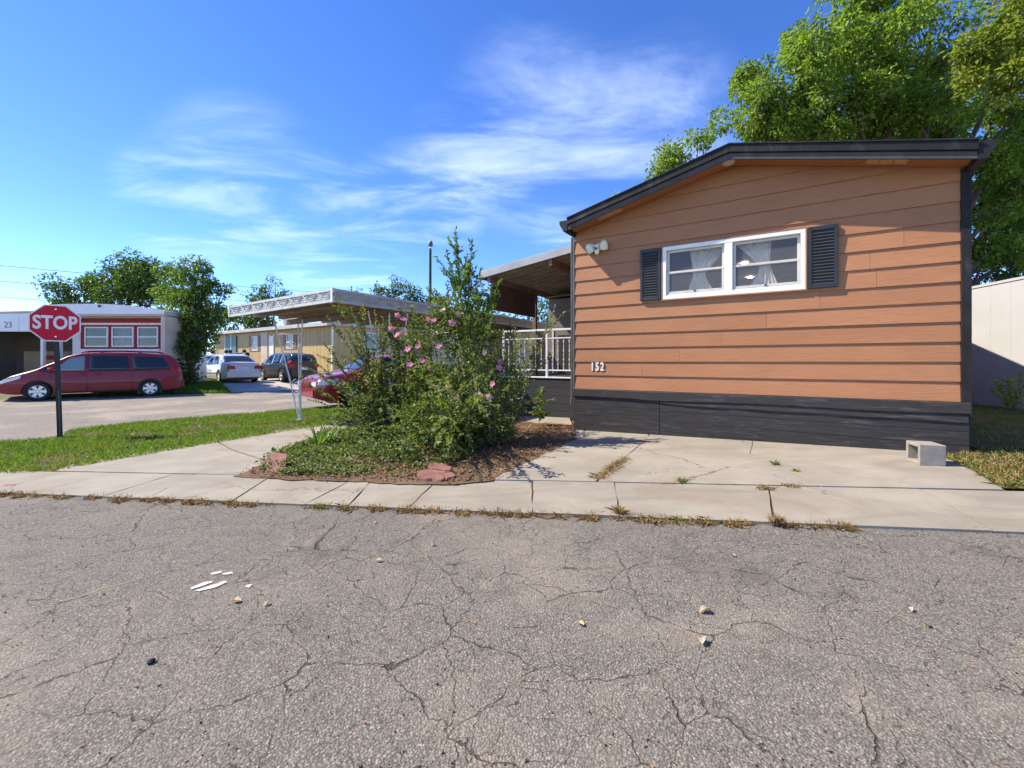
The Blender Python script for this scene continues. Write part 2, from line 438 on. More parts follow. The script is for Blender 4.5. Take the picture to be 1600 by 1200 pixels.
# ------------------------------------------------------------------ geometry helpers
class MB:
    def __init__(s):
        s.v = []
        s.f = []

    def add(s, vs, fs):
        b = len(s.v)
        s.v += [tuple(p) for p in vs]
        s.f += [tuple(b + i for i in f) for f in fs]
        return s

    def hexa(s, p):
        # p: four bottom points (ccw from above) then four top points
        return s.add(p, [(3, 2, 1, 0), (4, 5, 6, 7), (0, 1, 5, 4), (1, 2, 6, 5), (2, 3, 7, 6), (3, 0, 4, 7)])

    def box(s, x0, x1, y0, y1, z0, z1):
        return s.hexa([(x0, y0, z0), (x1, y0, z0), (x1, y1, z0), (x0, y1, z0), (x0, y0, z1), (x1, y0, z1), (x1, y1, z1), (x0, y1, z1)])

    def prism(s, pts, ext):
        n = len(pts)
        e = Vector(ext)
        a = [Vector(p) for p in pts]
        b = [p + e for p in a]
        return s.add(a + b, [tuple(reversed(range(n))), tuple(range(n, 2 * n))] + [(i, (i + 1) % n, n + (i + 1) % n, n + i) for i in range(n)])

    def tube(s, path, r, seg=6, cap=True):
        P = [Vector(p) for p in path]
        n = len(P)
        rs = r if isinstance(r, (list, tuple)) else [r] * n
        base = len(s.v)
        prev = None
        for i, p in enumerate(P):
            t = (P[min(i + 1, n - 1)] - P[max(i - 1, 0)])
            t = t.normalized() if t.length > 1e-9 else Vector((0, 0, 1))
            if prev is None:
                a = t.cross(Vector((0, 0, 1)) if abs(t.z) < 0.9 else Vector((1, 0, 0))).normalized()
            else:
                a = (prev - t * prev.dot(t))
                a = a.normalized() if a.length > 1e-6 else t.orthogonal().normalized()
            prev = a
            b = t.cross(a)
            for k in range(seg):
                th = 2 * math.pi * k / seg
                s.v.append(tuple(p + (a * math.cos(th) + b * math.sin(th)) * rs[i]))
        for i in range(n - 1):
            for k in range(seg):
                k2 = (k + 1) % seg
                s.f.append((base + i * seg + k, base + i * seg + k2, base + (i + 1) * seg + k2, base + (i + 1) * seg + k))
        if cap:
            s.f.append(tuple(base + k for k in reversed(range(seg))))
            s.f.append(tuple(base + (n - 1) * seg + k for k in range(seg)))
        return s

    def lathe(s, prof, origin, axis='z', seg=20, cap=True):
        # prof: list of (radius, height)
        o = Vector(origin)
        base = len(s.v)
        for (r, h) in prof:
            for k in range(seg):
                th = 2 * math.pi * k / seg
                c, sn = math.cos(th) * r, math.sin(th) * r
                q = {'z': (c, sn, h), 'y': (c, h, sn), 'x': (h, c, sn)}[axis]
                s.v.append(tuple(o + Vector(q)))
        for i in range(len(prof) - 1):
            for k in range(seg):
                k2 = (k + 1) % seg
                s.f.append((base + i * seg + k, base + i * seg + k2, base + (i + 1) * seg + k2, base + (i + 1) * seg + k))
        if cap:
            s.f.append(tuple(base + k for k in reversed(range(seg))))
            s.f.append(tuple(base + (len(prof) - 1) * seg + k for k in range(seg)))
        return s

    def build(s, name, m, parent=None, smooth=False, bevel=0.0, kind=None, label=None):
        me = bpy.data.meshes.new(name)
        me.from_pydata(s.v, [], s.f)
        bm = bmesh.new()
        bm.from_mesh(me)
        bmesh.ops.recalc_face_normals(bm, faces=bm.faces)
        if bevel > 0:
            bmesh.ops.bevel(bm, geom=[e for e in bm.edges if len(e.link_faces) == 2 and e.calc_face_angle(0) > 0.6], offset=bevel, segments=1, affect='EDGES', clamp_overlap=True)
        bm.to_mesh(me)
        bm.free()
        if smooth:
            for p in me.polygons:
                p.use_smooth = True
            if smooth != 'all':
                me.set_sharp_from_angle(angle=R(38))
        return link(name, me, m, parent, kind, label)


def link(name, me, m, parent=None, kind=None, label=None):
    if m:
        me.materials.append(MATS[m])
    o = bpy.data.objects.new(name, me)
    COL.objects.link(o)
    o.parent = parent
    if kind:
        o['kind'] = kind
    if label:
        o['label'] = label
    return o


def tag(o, label, cat, group=None):
    o['label'] = label
    o['category'] = cat
    if group:
        o['group'] = group
    return o


def thing(name, label, cat, loc=(0, 0, 0), rz=0.0, group=None):
    o = bpy.data.objects.new(name, None)
    o.empty_display_size = 0.2
    COL.objects.link(o)
    o.location = loc
    o.rotation_euler = (0, 0, rz)
    return tag(o, label, cat, group)


def empty(name, parent, loc=(0, 0, 0), rot=(0, 0, 0)):
    o = bpy.data.objects.new(name, None)
    o.empty_display_size = 0.1
    COL.objects.link(o)
    o.parent = parent
    o.location = loc
    o.rotation_euler = rot
    return o


def copy_tree(o, parent=None):
    c = o.copy()
    COL.objects.link(c)
    c.parent = parent
    for ch in list(o.children):
        copy_tree(ch, c)
    return c


def share(name, me, parent, loc=(0, 0, 0), rot=(0, 0, 0), scale=(1, 1, 1)):
    o = bpy.data.objects.new(name, me)
    COL.objects.link(o)
    o.parent = parent
    o.location = loc
    o.rotation_euler = rot
    o.scale = scale
    return o


def soup(name, V, nper, faces, m, parent=None, kind=None):
    """V: (N, nper, 3) points; faces: index tuples inside one leaf (all the same length)."""
    V = np.asarray(V, dtype=np.float32)
    N = V.shape[0]
    F = np.asarray(faces, dtype=np.int32)
    k = F.shape[1]
    idx = (np.arange(N, dtype=np.int32)[:, None, None] * nper + F[None]).reshape(-1)
    nf = N * F.shape[0]
    me = bpy.data.meshes.new(name)
    me.vertices.add(N * nper)
    me.vertices.foreach_set('co', V.reshape(-1))
    me.loops.add(len(idx))
    me.loops.foreach_set('vertex_index', idx)
    me.polygons.add(nf)
    me.polygons.foreach_set('loop_start', np.arange(nf, dtype=np.int32) * k)
    me.polygons.foreach_set('loop_total', np.full(nf, k, dtype=np.int32))
    me.update(calc_edges=True)
    return link(name, me, m, parent, kind)


def norm(a):
    return a / np.maximum(np.linalg.norm(a, axis=1, keepdims=True), 1e-9)


def leaves(name, P, D, size, m, parent=None, seed=0, kind='stuff', width=0.48, sv=0.35, fold=0.18):
    """Leaf-shaped folded faces at P pointing along D."""
    rg = np.random.default_rng(seed)
    P = np.asarray(P, float)
    N = len(P)
    D = norm(np.asarray(D, float) + rg.normal(0, 0.35, (N, 3)))
    up = norm(rg.normal(0, 0.75, (N, 3)) + np.array([0, 0, 0.9]))
    sd = norm(np.cross(D, up))
    nm = np.cross(sd, D)
    s = size * (1 + rg.uniform(-sv, sv, (N, 1)))
    a = P
    tip = P + D * s - nm * s * 0.12
    mid = P + D * s * 0.45
    l = mid + sd * s * width * 0.5 + nm * s * fold
    r = mid - sd * s * width * 0.5 + nm * s * fold
    V = np.stack([a, r, tip, l], 1)
    return soup(name, V, 4, [(0, 1, 2), (0, 2, 3)], m, parent, kind)


def clump_points(clumps, per, seed, flat=0.85, shell=0.55):
    """clumps: (x,y,z,r[,density]); points biased to the outside of each clump."""
    rg = np.random.default_rng(seed)
    P, D = [], []
    for c in clumps:
        n = int(per * (c[3] ** 2) * (c[4] if len(c) > 4 else 1.0))
        d = norm(rg.normal(0, 1, (n, 3)))
        rad = c[3] * (shell + (1.12 - shell) * rg.random((n, 1)) ** 0.7)
        # lumps: modulate the radius by direction
        ph = rg.uniform(0, 6.28, 6)
        lump = 1 + 0.20 * np.sin(d[:, :1] * 5 + ph[0]) + 0.16 * np.sin(d[:, 1:2] * 7 + ph[1]) + 0.16 * np.sin(d[:, 2:3] * 6 + ph[2])
        p = d * rad * lump * np.array([1, 1, flat]) + np.array(c[:3])
        P.append(p)
        D.append(d * 0.7 + np.array([0, 0, -0.25]))
    return np.concatenate(P), np.concatenate(D)


def subclumps(clumps, k, rel, seed):
    """split clumps into smaller tufts so that the crown has gaps"""
    rg = np.random.default_rng(seed)
    outc = []
    for c in clumps:
        n = max(3, int(k * (0.6 + 0.4 * c[3])))
        for _ in range(n):
            d = rg.normal(0, 1, 3)
            d /= np.linalg.norm(d)
            q = c[3] * rg.uniform(0.25, 1.0)
            rr = c[3] * rel * rg.uniform(0.7, 1.35)
            outc.append((c[0] + d[0] * q, c[1] + d[1] * q, c[2] + d[2] * q * 0.85, rr, c[4] if len(c) > 4 else 1.0))
    return outc


def limb_mesh(mb, base, r0, targets, seed, seg=6, lean=0.45, top=None):
    """trunk from base, limbs curving to each target"""
    rg = random.Random(seed)
    b = Vector(base)
    zmax = max(t[2] for t in targets)
    cx = sum(t[0] for t in targets) / len(targets)
    cy = sum(t[1] for t in targets) / len(targets)
    topv = Vector(top) if top else Vector((b.x + (cx - b.x) * 0.6, b.y + (cy - b.y) * 0.6, b.z + (zmax - b.z) * 0.72))
    tr = []
    for i in range(7):
        t = i / 6
        p = b.lerp(topv, t) + Vector((rg.uniform(-1, 1), rg.uniform(-1, 1), 0)) * r0 * 0.6 * (t > 0)
        tr.append(p)
    mb.tube(tr, [r0 * (1.25 if i == 0 else 1 - 0.13 * i) for i in range(7)], seg + 2)
    for t in targets:
        e = Vector(t[:3])
        f = min(0.95, max(0.18, (e.z - b.z) / max(zmax - b.z, 0.1) * lean + rg.uniform(-0.05, 0.1)))
        k = f * 6
        s_ = tr[int(k)].lerp(tr[min(6, int(k) + 1)], k - int(k))
        mid = s_.lerp(e, 0.5) + Vector((rg.uniform(-.12, .12), rg.uniform(-.12, .12), 0.10)) * (e - s_).length
        pts = [s_ * (1 - q) ** 2 + mid * 2 * q * (1 - q) + e * q * q for q in (0, .2, .4, .6, .8, 1)]
        rr = r0 * 0.42 * (1 - 0.5 * f)
        mb.tube(pts, [rr * (1 - 0.15 * i) for i in range(6)], seg)
        for _ in range(3):
            q = rg.uniform(0.4, 0.95)
            a = s_ * (1 - q) ** 2 + mid * 2 * q * (1 - q) + e * q * q
            dd = Vector((rg.gauss(0, 1), rg.gauss(0, 1), rg.gauss(0.3, 0.8))).normalized() * (t[3] if len(t) > 3 else 0.5) * rg.uniform(0.6, 1.0)
            mb.tube([a, a + dd * 0.5 + Vector((0, 0, 0.03)), a + dd], [rr * 0.4, rr * 0.25, rr * 0.1], 4)


def blades(name, P, h, m, parent=None, seed=0, lean=0.5, wd=0.006, kind='stuff', sv=0.5):
    rg = np.random.default_rng(seed)
    P = np.asarray(P, float)
    N = len(P)
    a = rg.uniform(0, 2 * math.pi, N)
    side = np.stack([np.cos(a), np.sin(a), np.zeros(N)], 1)
    b = rg.uniform(0, 2 * math.pi, N)
    ln = rg.uniform(0, lean, (N, 1))
    hh = h * (1 + rg.uniform(-sv, sv, (N, 1)))
    d = np.stack([np.cos(b), np.sin(b), np.zeros(N)], 1) * ln + np.array([0, 0, 1.0])
    d = norm(d)
    mid = P + d * hh * 0.55
    tip = P + d * hh + np.stack([np.cos(b), np.sin(b), np.zeros(N) - 0.35], 1) * hh * ln * 0.6
    w_ = wd * (0.7 + 0.6 * rg.random((N, 1)))
    V = np.stack([P - side * w_, P + side * w_, mid + side * w_ * 0.7, tip, mid - side * w_ * 0.7], 1)
    return soup(name, V, 5, [(0, 1, 2, 3, 4)], m, parent, kind)


# ------------------------------------------------------------------ terrain
def sstep(x, a, b):
    t = min(1.0, max(0.0, (x - a) / (b - a)))
    return t * t * (3 - 2 * t)


def street_q(x, y):
    return -0.658 * (x + 8.5) + 0.753 * (y - 7.23)


def gz(x, y):
    xc = min(12.0, max(-8.0, x))
    yc = min(30.0, max(0.0, y))
    z = 0.026 * xc - 0.005 * (yc - 3.0)
    t = sstep(street_q(x, y), 11.2, 15.0)
    return z * (1 - t) + 0.01 * t


def gp(u, v, dz=0.0):
    """the point of the ground that the photograph shows at pixel (u, v)"""
    y = 5.0
    for _ in range(60):
        x = (u - 800) / FPX * y
        y2 = (EYE - gz(x, y) - dz) * FPX / (v - 565)
        y = 0.5 * y + 0.5 * y2
    x = (u - 800) / FPX * y
    return Vector((x, y, gz(x, y) + dz))


def at(u, v, y):
    return Vector(((u - 800) / FPX * y, y, EYE + (565 - v) / FPX * y))


def inside(poly, x, y):
    c = False
    n = len(poly)
    for i in range(n):
        x1, y1 = poly[i][0], poly[i][1]
        x2, y2 = poly[(i + 1) % n][0], poly[(i + 1) % n][1]
        if (y1 > y) != (y2 > y) and x < (x2 - x1) * (y - y1) / (y2 - y1) + x1:
            c = not c
    return c


def scatter(poly, n, seed, dz=0.0, weight=None):
    rg = random.Random(seed)
    xs = [p[0] for p in poly]
    ys = [p[1] for p in poly]
    out_ = []
    tries = 0
    while len(out_) < n and tries < n * 30:
        tries += 1
        x, y = rg.uniform(min(xs), max(xs)), rg.uniform(min(ys), max(ys))
        if inside(poly, x, y) and (weight is None or rg.random() < weight(x, y)):
            out_.append((x, y, gz(x, y) + dz))
    return out_


def sheet(name, m, x0, x1, y0, y1, step, dz, test=None, kind='structure'):
    nx = max(1, int(round((x1 - x0) / step)))
    ny = max(1, int(round((y1 - y0) / step)))
    mb = MB()
    for j in range(ny + 1):
        for i in range(nx + 1):
            x, y = x0 + (x1 - x0) * i / nx, y0 + (y1 - y0) * j / ny
            mb.v.append((x, y, gz(x, y) + dz))
    for j in range(ny):
        for i in range(nx):
            a = j * (nx + 1) + i
            cx = x0 + (x1 - x0) * (i + .5) / nx
            cy = y0 + (y1 - y0) * (j + .5) / ny
            if test is None or test(cx, cy):
                mb.f.append((a, a + 1, a + nx + 2, a + nx + 1))
    return mb.build(name, m, kind=kind)


def poly_sheet(name, m, pts, dz, kind='structure', parent=None, depth=0.0, step=0.6):
    """a polygon draped on the ground, subdivided so that it follows it"""
    bm = bmesh.new()
    vs = [bm.verts.new((p[0], p[1], 0)) for p in pts]
    bm.faces.new(vs)
    xs = [p[0] for p in pts]
    ys = [p[1] for p in pts]
    for ax, lo, hi in ((0, min(xs), max(xs)), (1, min(ys), max(ys))):
        k = int((hi - lo) / step)
        for i in range(1, k + 1):
            co = [0, 0, 0]
            co[ax] = lo + (hi - lo) * i / (k + 1)
            no = [0, 0, 0]
            no[ax] = 1
            bmesh.ops.bisect_plane(bm, geom=bm.verts[:] + bm.edges[:] + bm.faces[:], plane_co=co, plane_no=no)
    for v in bm.verts:
        v.co.z = gz(v.co.x, v.co.y) + dz
    bmesh.ops.recalc_face_normals(bm, faces=bm.faces)
    if sum(f.normal.z for f in bm.faces) < 0:
        bmesh.ops.reverse_faces(bm, faces=bm.faces)
    if depth > 0:
        ret = bmesh.ops.extrude_face_region(bm, geom=bm.faces[:])
        for v in [e for e in ret['geom'] if isinstance(e, bmesh.types.BMVert)]:
            v.co.z += 0.0
        orig = [v for v in bm.verts if v not in set(e for e in ret['geom'] if isinstance(e, bmesh.types.BMVert))]
        for v in orig:
            v.co.z -= depth
        bmesh.ops.recalc_face_normals(bm, faces=bm.faces)
    me = bpy.data.meshes.new(name)
    bm.to_mesh(me)
    bm.free()
    return link(name, me, m, parent, kind)


def rough_poly(pts, amp, seed, step=0.12):
    """subdivide and jitter a polygon's outline"""
    rg = random.Random(seed)
    out_ = []
    n = len(pts)
    for i in range(n):
        a, b = Vector(pts[i][:2]), Vector(pts[(i + 1) % n][:2])
        k = max(1, int((b - a).length / step))
        for j in range(k):
            p = a.lerp(b, j / k)
            if j:
                nrm = Vector((-(b - a).y, (b - a).x)).normalized()
                p = p + nrm * rg.gauss(0, amp)
            out_.append((p.x, p.y))
    return out_


def text_mesh(txt, size, depth, name, m, parent=None, loc=(0, 0, 0), rot=(R(90), 0, 0), sx=1.0, spacing=1.0, bold=0.0):
    cu = bpy.data.curves.new(name, 'FONT')
    cu.body = txt
    cu.size = size
    cu.extrude = depth
    cu.offset = bold
    cu.align_x = 'CENTER'
    cu.align_y = 'CENTER'
    cu.space_character = spacing
    cu.resolution_u = 4
    tmp = bpy.data.objects.new(name, cu)
    COL.objects.link(tmp)
    dg = bpy.context.evaluated_depsgraph_get()
    me = bpy.data.meshes.new_from_object(tmp.evaluated_get(dg))
    bpy.data.objects.remove(tmp)
    me.materials.clear()
    o = link(name, me, m, parent)
    o.location = loc
    o.rotation_euler = rot
    o.scale = (sx, 1, 1)
    return o


# ================================================================== SETTING
sheet('ground', 'ground', -140, 140, -12, 200, 2.0, -0.03)
FR0, FRD = Vector((-4.73, 4.02)), Vector((0.983, -0.184))


def front_y(x):
    return FR0.y + (x - FR0.x) * FRD.y / FRD.x


poly_sheet('road', 'asphalt', [(-14, -3), (12, -3), (12, front_y(12) + 0.12), (-14, front_y(-14) + 0.12)], 0.0)


def street_pt(s, q):
    return (-8.5 + 0.753 * s - 0.658 * q, 7.23 + 0.658 * s + 0.753 * q)


poly_sheet('cross_street', 'street_asphalt_lit', [street_pt(-14, -1.0), street_pt(46, -1.0), street_pt(46, 12.2), street_pt(-14, 12.2)], -0.012, step=1.5)

# pavement slabs ---------------------------------------------------
walk = bpy.data.objects.new('pavement', None)
COL.objects.link(walk)
walk['kind'] = 'structure'
JOINTS = [(-560, -380), (-260, -60), (-60, 95), (158, 273), (230, 306), (362, 424), (476, 558), (544, 585), (638, 684), (832, 832), (968, 960), (1211, 1200), (1553, 1437), (2000, 1800), (2600, 2250)]


def front_px(u):
    return 772 + 63.0 * u / 1600


def back_px(u):
    return 737.2 + 0.0208 * u


rg = random.Random(3)
for i in range(len(JOINTS) - 1):
    (f0, b0), (f1, b1) = JOINTS[i], JOINTS[i + 1]
    g = 0.0045
    q = []
    pts = [gp(f0, front_px(f0)), gp(f1, front_px(f1)), gp(b1, back_px(b1)), gp(b0, back_px(b0))]
    dirx = (pts[1] - pts[0]).normalized()
    pts[0] += dirx * g
    pts[3] += dirx * g
    pts[1] -= dirx * g
    pts[2] -= dirx * g
    dz = 0.016 + rg.uniform(-0.004, 0.004)
    # jitter the outline a little along the joints
    left = [pts[3].lerp(pts[0], t) + dirx * rg.uniform(-0.006, 0.008) for t in (0.2, 0.4, 0.6, 0.8)]
    right = [pts[1].lerp(pts[2], t) - dirx * rg.uniform(-0.006, 0.008) for t in (0.2, 0.4, 0.6, 0.8)]
    o = poly_sheet('slab', 'concrete', [pts[0], pts[1]] + right + [pts[2], pts[3]] + left, dz, kind=None, parent=walk, depth=0.09, step=1.2)


drive = bpy.data.objects.new('driveway', None)
COL.objects.link(drive)
drive['kind'] = 'structure'


def pxpoly(pts):
    return [gp(*p) for p in pts]


SL1 = pxpoly([(88, 738.4), (112, 728), (335, 690.5), (341, 694), (362, 706), (402, 719), (418, 722), (382, 744.6)])
SL2 = pxpoly([(338, 690), (470, 668), (560, 655), (690, 634), (792, 628), (880, 634), (893, 662), (896, 672), (830, 668), (600, 668), (556, 670), (480, 692), (430, 714), (421, 721), (404, 717.5), (364, 704.5), (344, 693)])
for p_ in (SL1, SL2):
    poly_sheet('slab', 'driveway_concrete', p_, 0.020, kind=None, parent=drive, depth=0.09, step=1.0)
pad = bpy.data.objects.new('parking_pad', None)
COL.objects.link(pad)
pad['kind'] = 'structure'
PD0 = pxpoly([(893, 668), (1013, 681), (1010, 691), (930, 755.9), (762, 752.5), (806, 728), (892, 690)])
PD1 = pxpoly([(1016, 681), (1175, 690), (1175, 698), (1171, 712), (1215, 735), (1282, 763.3), (934, 756.1)])
PD2 = pxpoly([(1176, 690), (1440, 705), (1478, 716), (1520, 738), (1568, 769.2), (1284.5, 763.4), (1216.5, 734.5), (1172.2, 711.6), (1176, 698)])
for p_ in (PD0, PD1, PD2):
    poly_sheet('slab', 'driveway_concrete', p_, 0.022, kind=None, parent=pad, depth=0.09, step=1.0)

# dirt packed into the open joints between the slabs
JD = [gp(u, front_px(u) - 1.0) for u in (-560, 0, 500, 1000, 1500, 2000, 2600)] + [gp(u, back_px(u) - 5) for u in (2250, 1800, 1570)] + [gp(1480, 716), gp(1440, 706), gp(1013, 682), gp(893, 664), gp(790, 632), gp(690, 637), gp(560, 658), gp(335, 694), gp(112, 731), gp(0, 735), gp(-380, 728)]
poly_sheet('joint_dirt', 'soil', JD, 0.005, step=0.5)

# planting bed, verge, yard ------------------------------------------
BED = pxpoly([(376, 746), (404, 735), (430, 716), (480, 692), (556, 668), (600, 666), (760, 655), (830, 664), (896, 668), (892, 690), (806, 729), (765, 752), (690, 758), (640, 757), (480, 751)])
poly_sheet('flower_bed_soil', 'soil', rough_poly([(p.x + (p.x + 1.2) * 0.035, p.y + (p.y - 5.4) * 0.05) for p in BED], 0.016, 5, 0.09), 0.0255, step=0.25)
VERGE = pxpoly([(-330, 758), (-120, 747), (0, 741), (60, 740), (96, 737), (114, 733), (337, 694), (472, 672), (562, 659), (700, 638), (700, 622), (560, 633), (470, 641), (400, 646), (212, 661), (110, 674), (88, 687), (0, 692), (-150, 700), (-330, 716)])
poly_sheet('verge_soil', 'turf_soil', rough_poly(VERGE, 0.025, 8), 0.012, step=0.5)
YARD = [gp(1475, 716), gp(1520, 738), gp(1568, 768), gp(1700, 773), Vector((22, 3.5, 0)), Vector((26, 18, 0)), Vector((10.5, 14, 0)), Vector((5.0, 4.6, 0))]
poly_sheet('yard_soil', 'turf_soil', rough_poly(YARD, 0.03, 9, 0.15), 0.027, step=0.5)
LAWN = [street_pt(0.5, 12.3), street_pt(3.2, 11.9), street_pt(4.9, 11.2), street_pt(4.9, 13.2), street_pt(5.2, 17.5), street_pt(0.5, 17.5)]
poly_sheet('far_lawn_soil', 'turf_soil', rough_poly(LAWN, 0.05, 9, 0.4), 0.02, step=0.7)
FARPAD = [street_pt(5.0, 11.7), street_pt(22, 11.9), street_pt(22, 27), street_pt(5.0, 27)]
poly_sheet('far_driveway', 'far_concrete', FARPAD, 0.012, step=1.2)

# worn white paint on the road
for pts in ([(298, 919), (318, 911), (334, 908.5), (330, 912), (312, 918), (300, 922)], [(304, 924), (326, 917), (352, 908), (355, 910.5), (336, 919), (312, 925)], [(328, 897), (345, 893), (348, 895), (332, 899)], [(346, 897.5), (362, 894), (365, 897), (352, 899)], [(382, 918), (388, 914), (394, 914.5), (389, 919.5)]):
    poly_sheet('paint_marking', 'road_paint', rough_poly(pxpoly(pts), 0.003, len(pts) * 7, 0.012), 0.004)


# ================================================================== THE BROWN HOME
HL = Vector((1.0, 6.87, 0.0))
HRZ = math.atan2(-0.53, 0.848)
HD = Vector((0.848, -0.530, 0))
HN = Vector((0.530, 0.848, 0))
house = thing('mobile_home', 'brown lap sided mobile home with black skirting and a white double window', 'house', HL, HRZ)
WID = 4.40
EAVE, PITCH, RIDGE = 3.11, 0.245, 2.22


def zsof(s):
    return EAVE + PITCH * (RIDGE - abs(s - RIDGE))


WX0, WX1, WZ0, WZ1 = 1.345, 3.015, 1.97, 2.705
DEPTH = 13.5
# structural walls with a real opening behind the window
mb = MB()
mb.box(0, 0.08, 0.0, DEPTH, 0.0, EAVE - 0.02)
mb.box(WID - 0.08, WID, 0.0, DEPTH, 0.0, EAVE - 0.02)
mb.box(0.08, WID - 0.08, DEPTH - 0.08, DEPTH, 0.0, EAVE - 0.02)
mb.box(0.08, WX0 + 0.03, 0.0, 0.06, 0.0, EAVE - 0.02)
mb.box(WX1 - 0.03, WID - 0.08, 0.0, 0.06, 0.0, EAVE - 0.02)
mb.box(WX0 + 0.03, WX1 - 0.03, 0.0, 0.06, 0.0, WZ0 + 0.03)
mb.box(WX0 + 0.03, WX1 - 0.03, 0.0, 0.06, WZ1 - 0.03, EAVE - 0.02)
mb.prism([(0.02, 0, EAVE - 0.018), (WID - 0.02, 0, EAVE - 0.018), (RIDGE, 0, EAVE + PITCH * RIDGE - 0.03)], (0, 0.06, 0))
mb.prism([(0.0, -0.009, EAVE - 0.15), (WID, -0.009, EAVE - 0.15), (WID, -0.009, EAVE + PITCH * (2 * RIDGE - WID) - 0.001), (RIDGE, -0.009, EAVE + PITCH * RIDGE - 0.001), (0.0, -0.009, EAVE - 0.001)], (0, 0.008, 0))
mb.build('wall', 'brown_siding', house)
mb = MB()
mb.box(0.09, WID - 0.09, 0.07, DEPTH - 0.1, 2.93, 2.97)
mb.box(0.09, WID - 0.09, 0.07, DEPTH - 0.1, 0.62, 0.66)
mb.box(0.09, WID - 0.09, 7.2, 7.26, 0.66, 2.93)
mb.box(0.085, 0.11, 0.07, 7.2, 0.66, 2.93)
mb.box(WID - 0.11, WID - 0.085, 0.07, 7.2, 0.66, 2.93)
mb.build('room_lining', 'room_wall', house)


def board(name, s0, s1, zb, zt, y_bot, y_top, back, m, clip=True, tilt=0.0):
    br = sorted(set([s0, s1] + ([RIDGE] if s0 < RIDGE < s1 else [])))
    if clip:
        br2 = []
        n = 24
        br = sorted(set(br + [s0 + (s1 - s0) * i / n for i in range(n + 1)]))
        br = [b for b in br if zsof(b) > zb + 0.004]
        if len(br) < 2:
            return None
        if max(min(zt, zsof(b)) for b in br) - zb < 0.02:
            return None
        if all(zsof(b) >= zt for b in br):
            br = [br[0], br[-1]]
    f = lambda z: y_bot + (y_top - y_bot) * (z - zb) / max(zt - zb, 1e-6)
    top = []
    for b in br:
        zz = min(zt, zsof(b)) if clip else zt
        top.append((b, f(zz), zz - tilt * b))
    bot = [(br[-1], y_bot, zb - tilt * br[-1]), (br[0], y_bot, zb - tilt * br[0])]
    mb = MB()
    mb.prism(top[::1] + bot, (0, back, 0))
    return mb.build(name, m, house)


ROW = 0.21
JT = {1: 1.045, 2: 1.564, 3: 2.096, 4: 2.608, 5: 3.156, 6: 3.677, 7: 3.62, 8: 3.91}
for k in range(0, 15):
    zb, zt = 0.68 + ROW * k, 0.68 + ROW * (k + 1)
    segs = [(0.002, WID - 0.045)]
    if zb < WZ1 and zt > WZ0 + 0.001:
        segs = [(0.002, WX0 - 0.004), (WX1 + 0.004, WID - 0.045)]
        if zb < WZ0:
            board('siding_board', WX0 - 0.003, WX1 + 0.003, zb, WZ0 - 0.004, -0.022, -0.020, 0.018, 'brown_siding')
        if zt > WZ1:
            board('siding_board', WX0 - 0.003, WX1 + 0.003, WZ1 + 0.004, zt, -0.016, -0.012, 0.009, 'brown_siding')
    j = JT.get(k)
    fin = []
    for (a, b) in segs:
        if j and a + 0.1 < j < b - 0.1:
            fin += [(a, j - 0.0013), (j + 0.0013, b)]
        else:
            fin.append((a, b))
    for (a, b) in fin:
        board('siding_board', a, b, zb + RND.uniform(-.001, .001), zt, -0.0275 - RND.uniform(0, .002), -0.0115, 0.010, 'brown_siding')

# skirting
zr = [(-0.06, 0.128), (0.132, 0.272), (0.276, 0.417), (0.421, 0.548)]
for (zb, zt) in zr:
    for (a, b) in ((-0.02, 1.297), (1.303, WID + 0.02)):
        t_ = 0.0 if b < 2 else 0.011
        mb = MB()
        n = 6
        up = [(a + (b - a) * i / n, -0.03, zt - t_ * (a + (b - a) * i / n) + RND.uniform(-.0015, .0015)) for i in range(n + 1)]
        lo = [(a + (b - a) * i / n, -0.03 - RND.uniform(0, .002), zb - t_ * (a + (b - a) * i / n)) for i in range(n + 1)]
        mb.prism(up + lo[::-1], (0, 0.03, 0))
        mb.build('skirting_plank', 'black_plank', house, bevel=0.002)
mb = MB()
n = 14
for (a, b, z0, z1, yy) in ((-0.03, WID + 0.035, 0.552, 0.675, -0.052),):
    up = [(a + (b - a) * i / n, yy, z1 + (0.004 * math.sin(i * 1.3) if 0 < i < n else 0)) for i in range(n + 1)]
    lo = [(a + (b - a) * i / n, yy - 0.004, z0 + 0.010 * math.sin(i * 0.9 + 0.4)) for i in range(n + 1)]
    mb.prism(up + lo[::-1], (0, 0.05, 0))
mb.build('skirting_cap', 'black_plank', house, bevel=0.008)
mb = MB()
up = [(1.31 + 3.1 * i / n, -0.040, 0.546) for i in range(n + 1)]
lo = [(1.31 + 3.1 * i / n, -0.046, (0.50 - 0.006 * i * 0.35 + 0.006 * math.sin(i * 1.7)) + (0.02 if i == 0 else 0)) for i in range(n + 1)]
mb.prism(up + lo[::-1], (0, 0.012, 0))
mb.build('skirting_flap', 'black_plank', house)

# corner trims, downspout strip
MB().box(WID - 0.043, WID + 0.035, -0.042, 0.05, 0.676, EAVE + 0.0).build('corner_trim', 'black_trim', house, bevel=0.003)
MB().box(WID + 0.0005, WID + 0.03, -0.02, 0.09, -0.02, 0.672).build('corner_post', 'black_trim', house, bevel=0.003)
mb = MB()
mb.box(-0.034, -0.002, -0.030, 0.03, 0.60, EAVE - 0.01)
mb.build('corner_trim', 'downspout_grey', house, bevel=0.003, label='thin weathered grey corner strip')
mb = MB()
mb.tube([(-0.055, -0.012, 3.06), (-0.055, -0.012, 1.8), (-0.055, -0.012, 0.55), (-0.058, -0.03, 0.42)], 0.016, 6)
mb.build('conduit', 'downspout_grey', house, smooth=True)

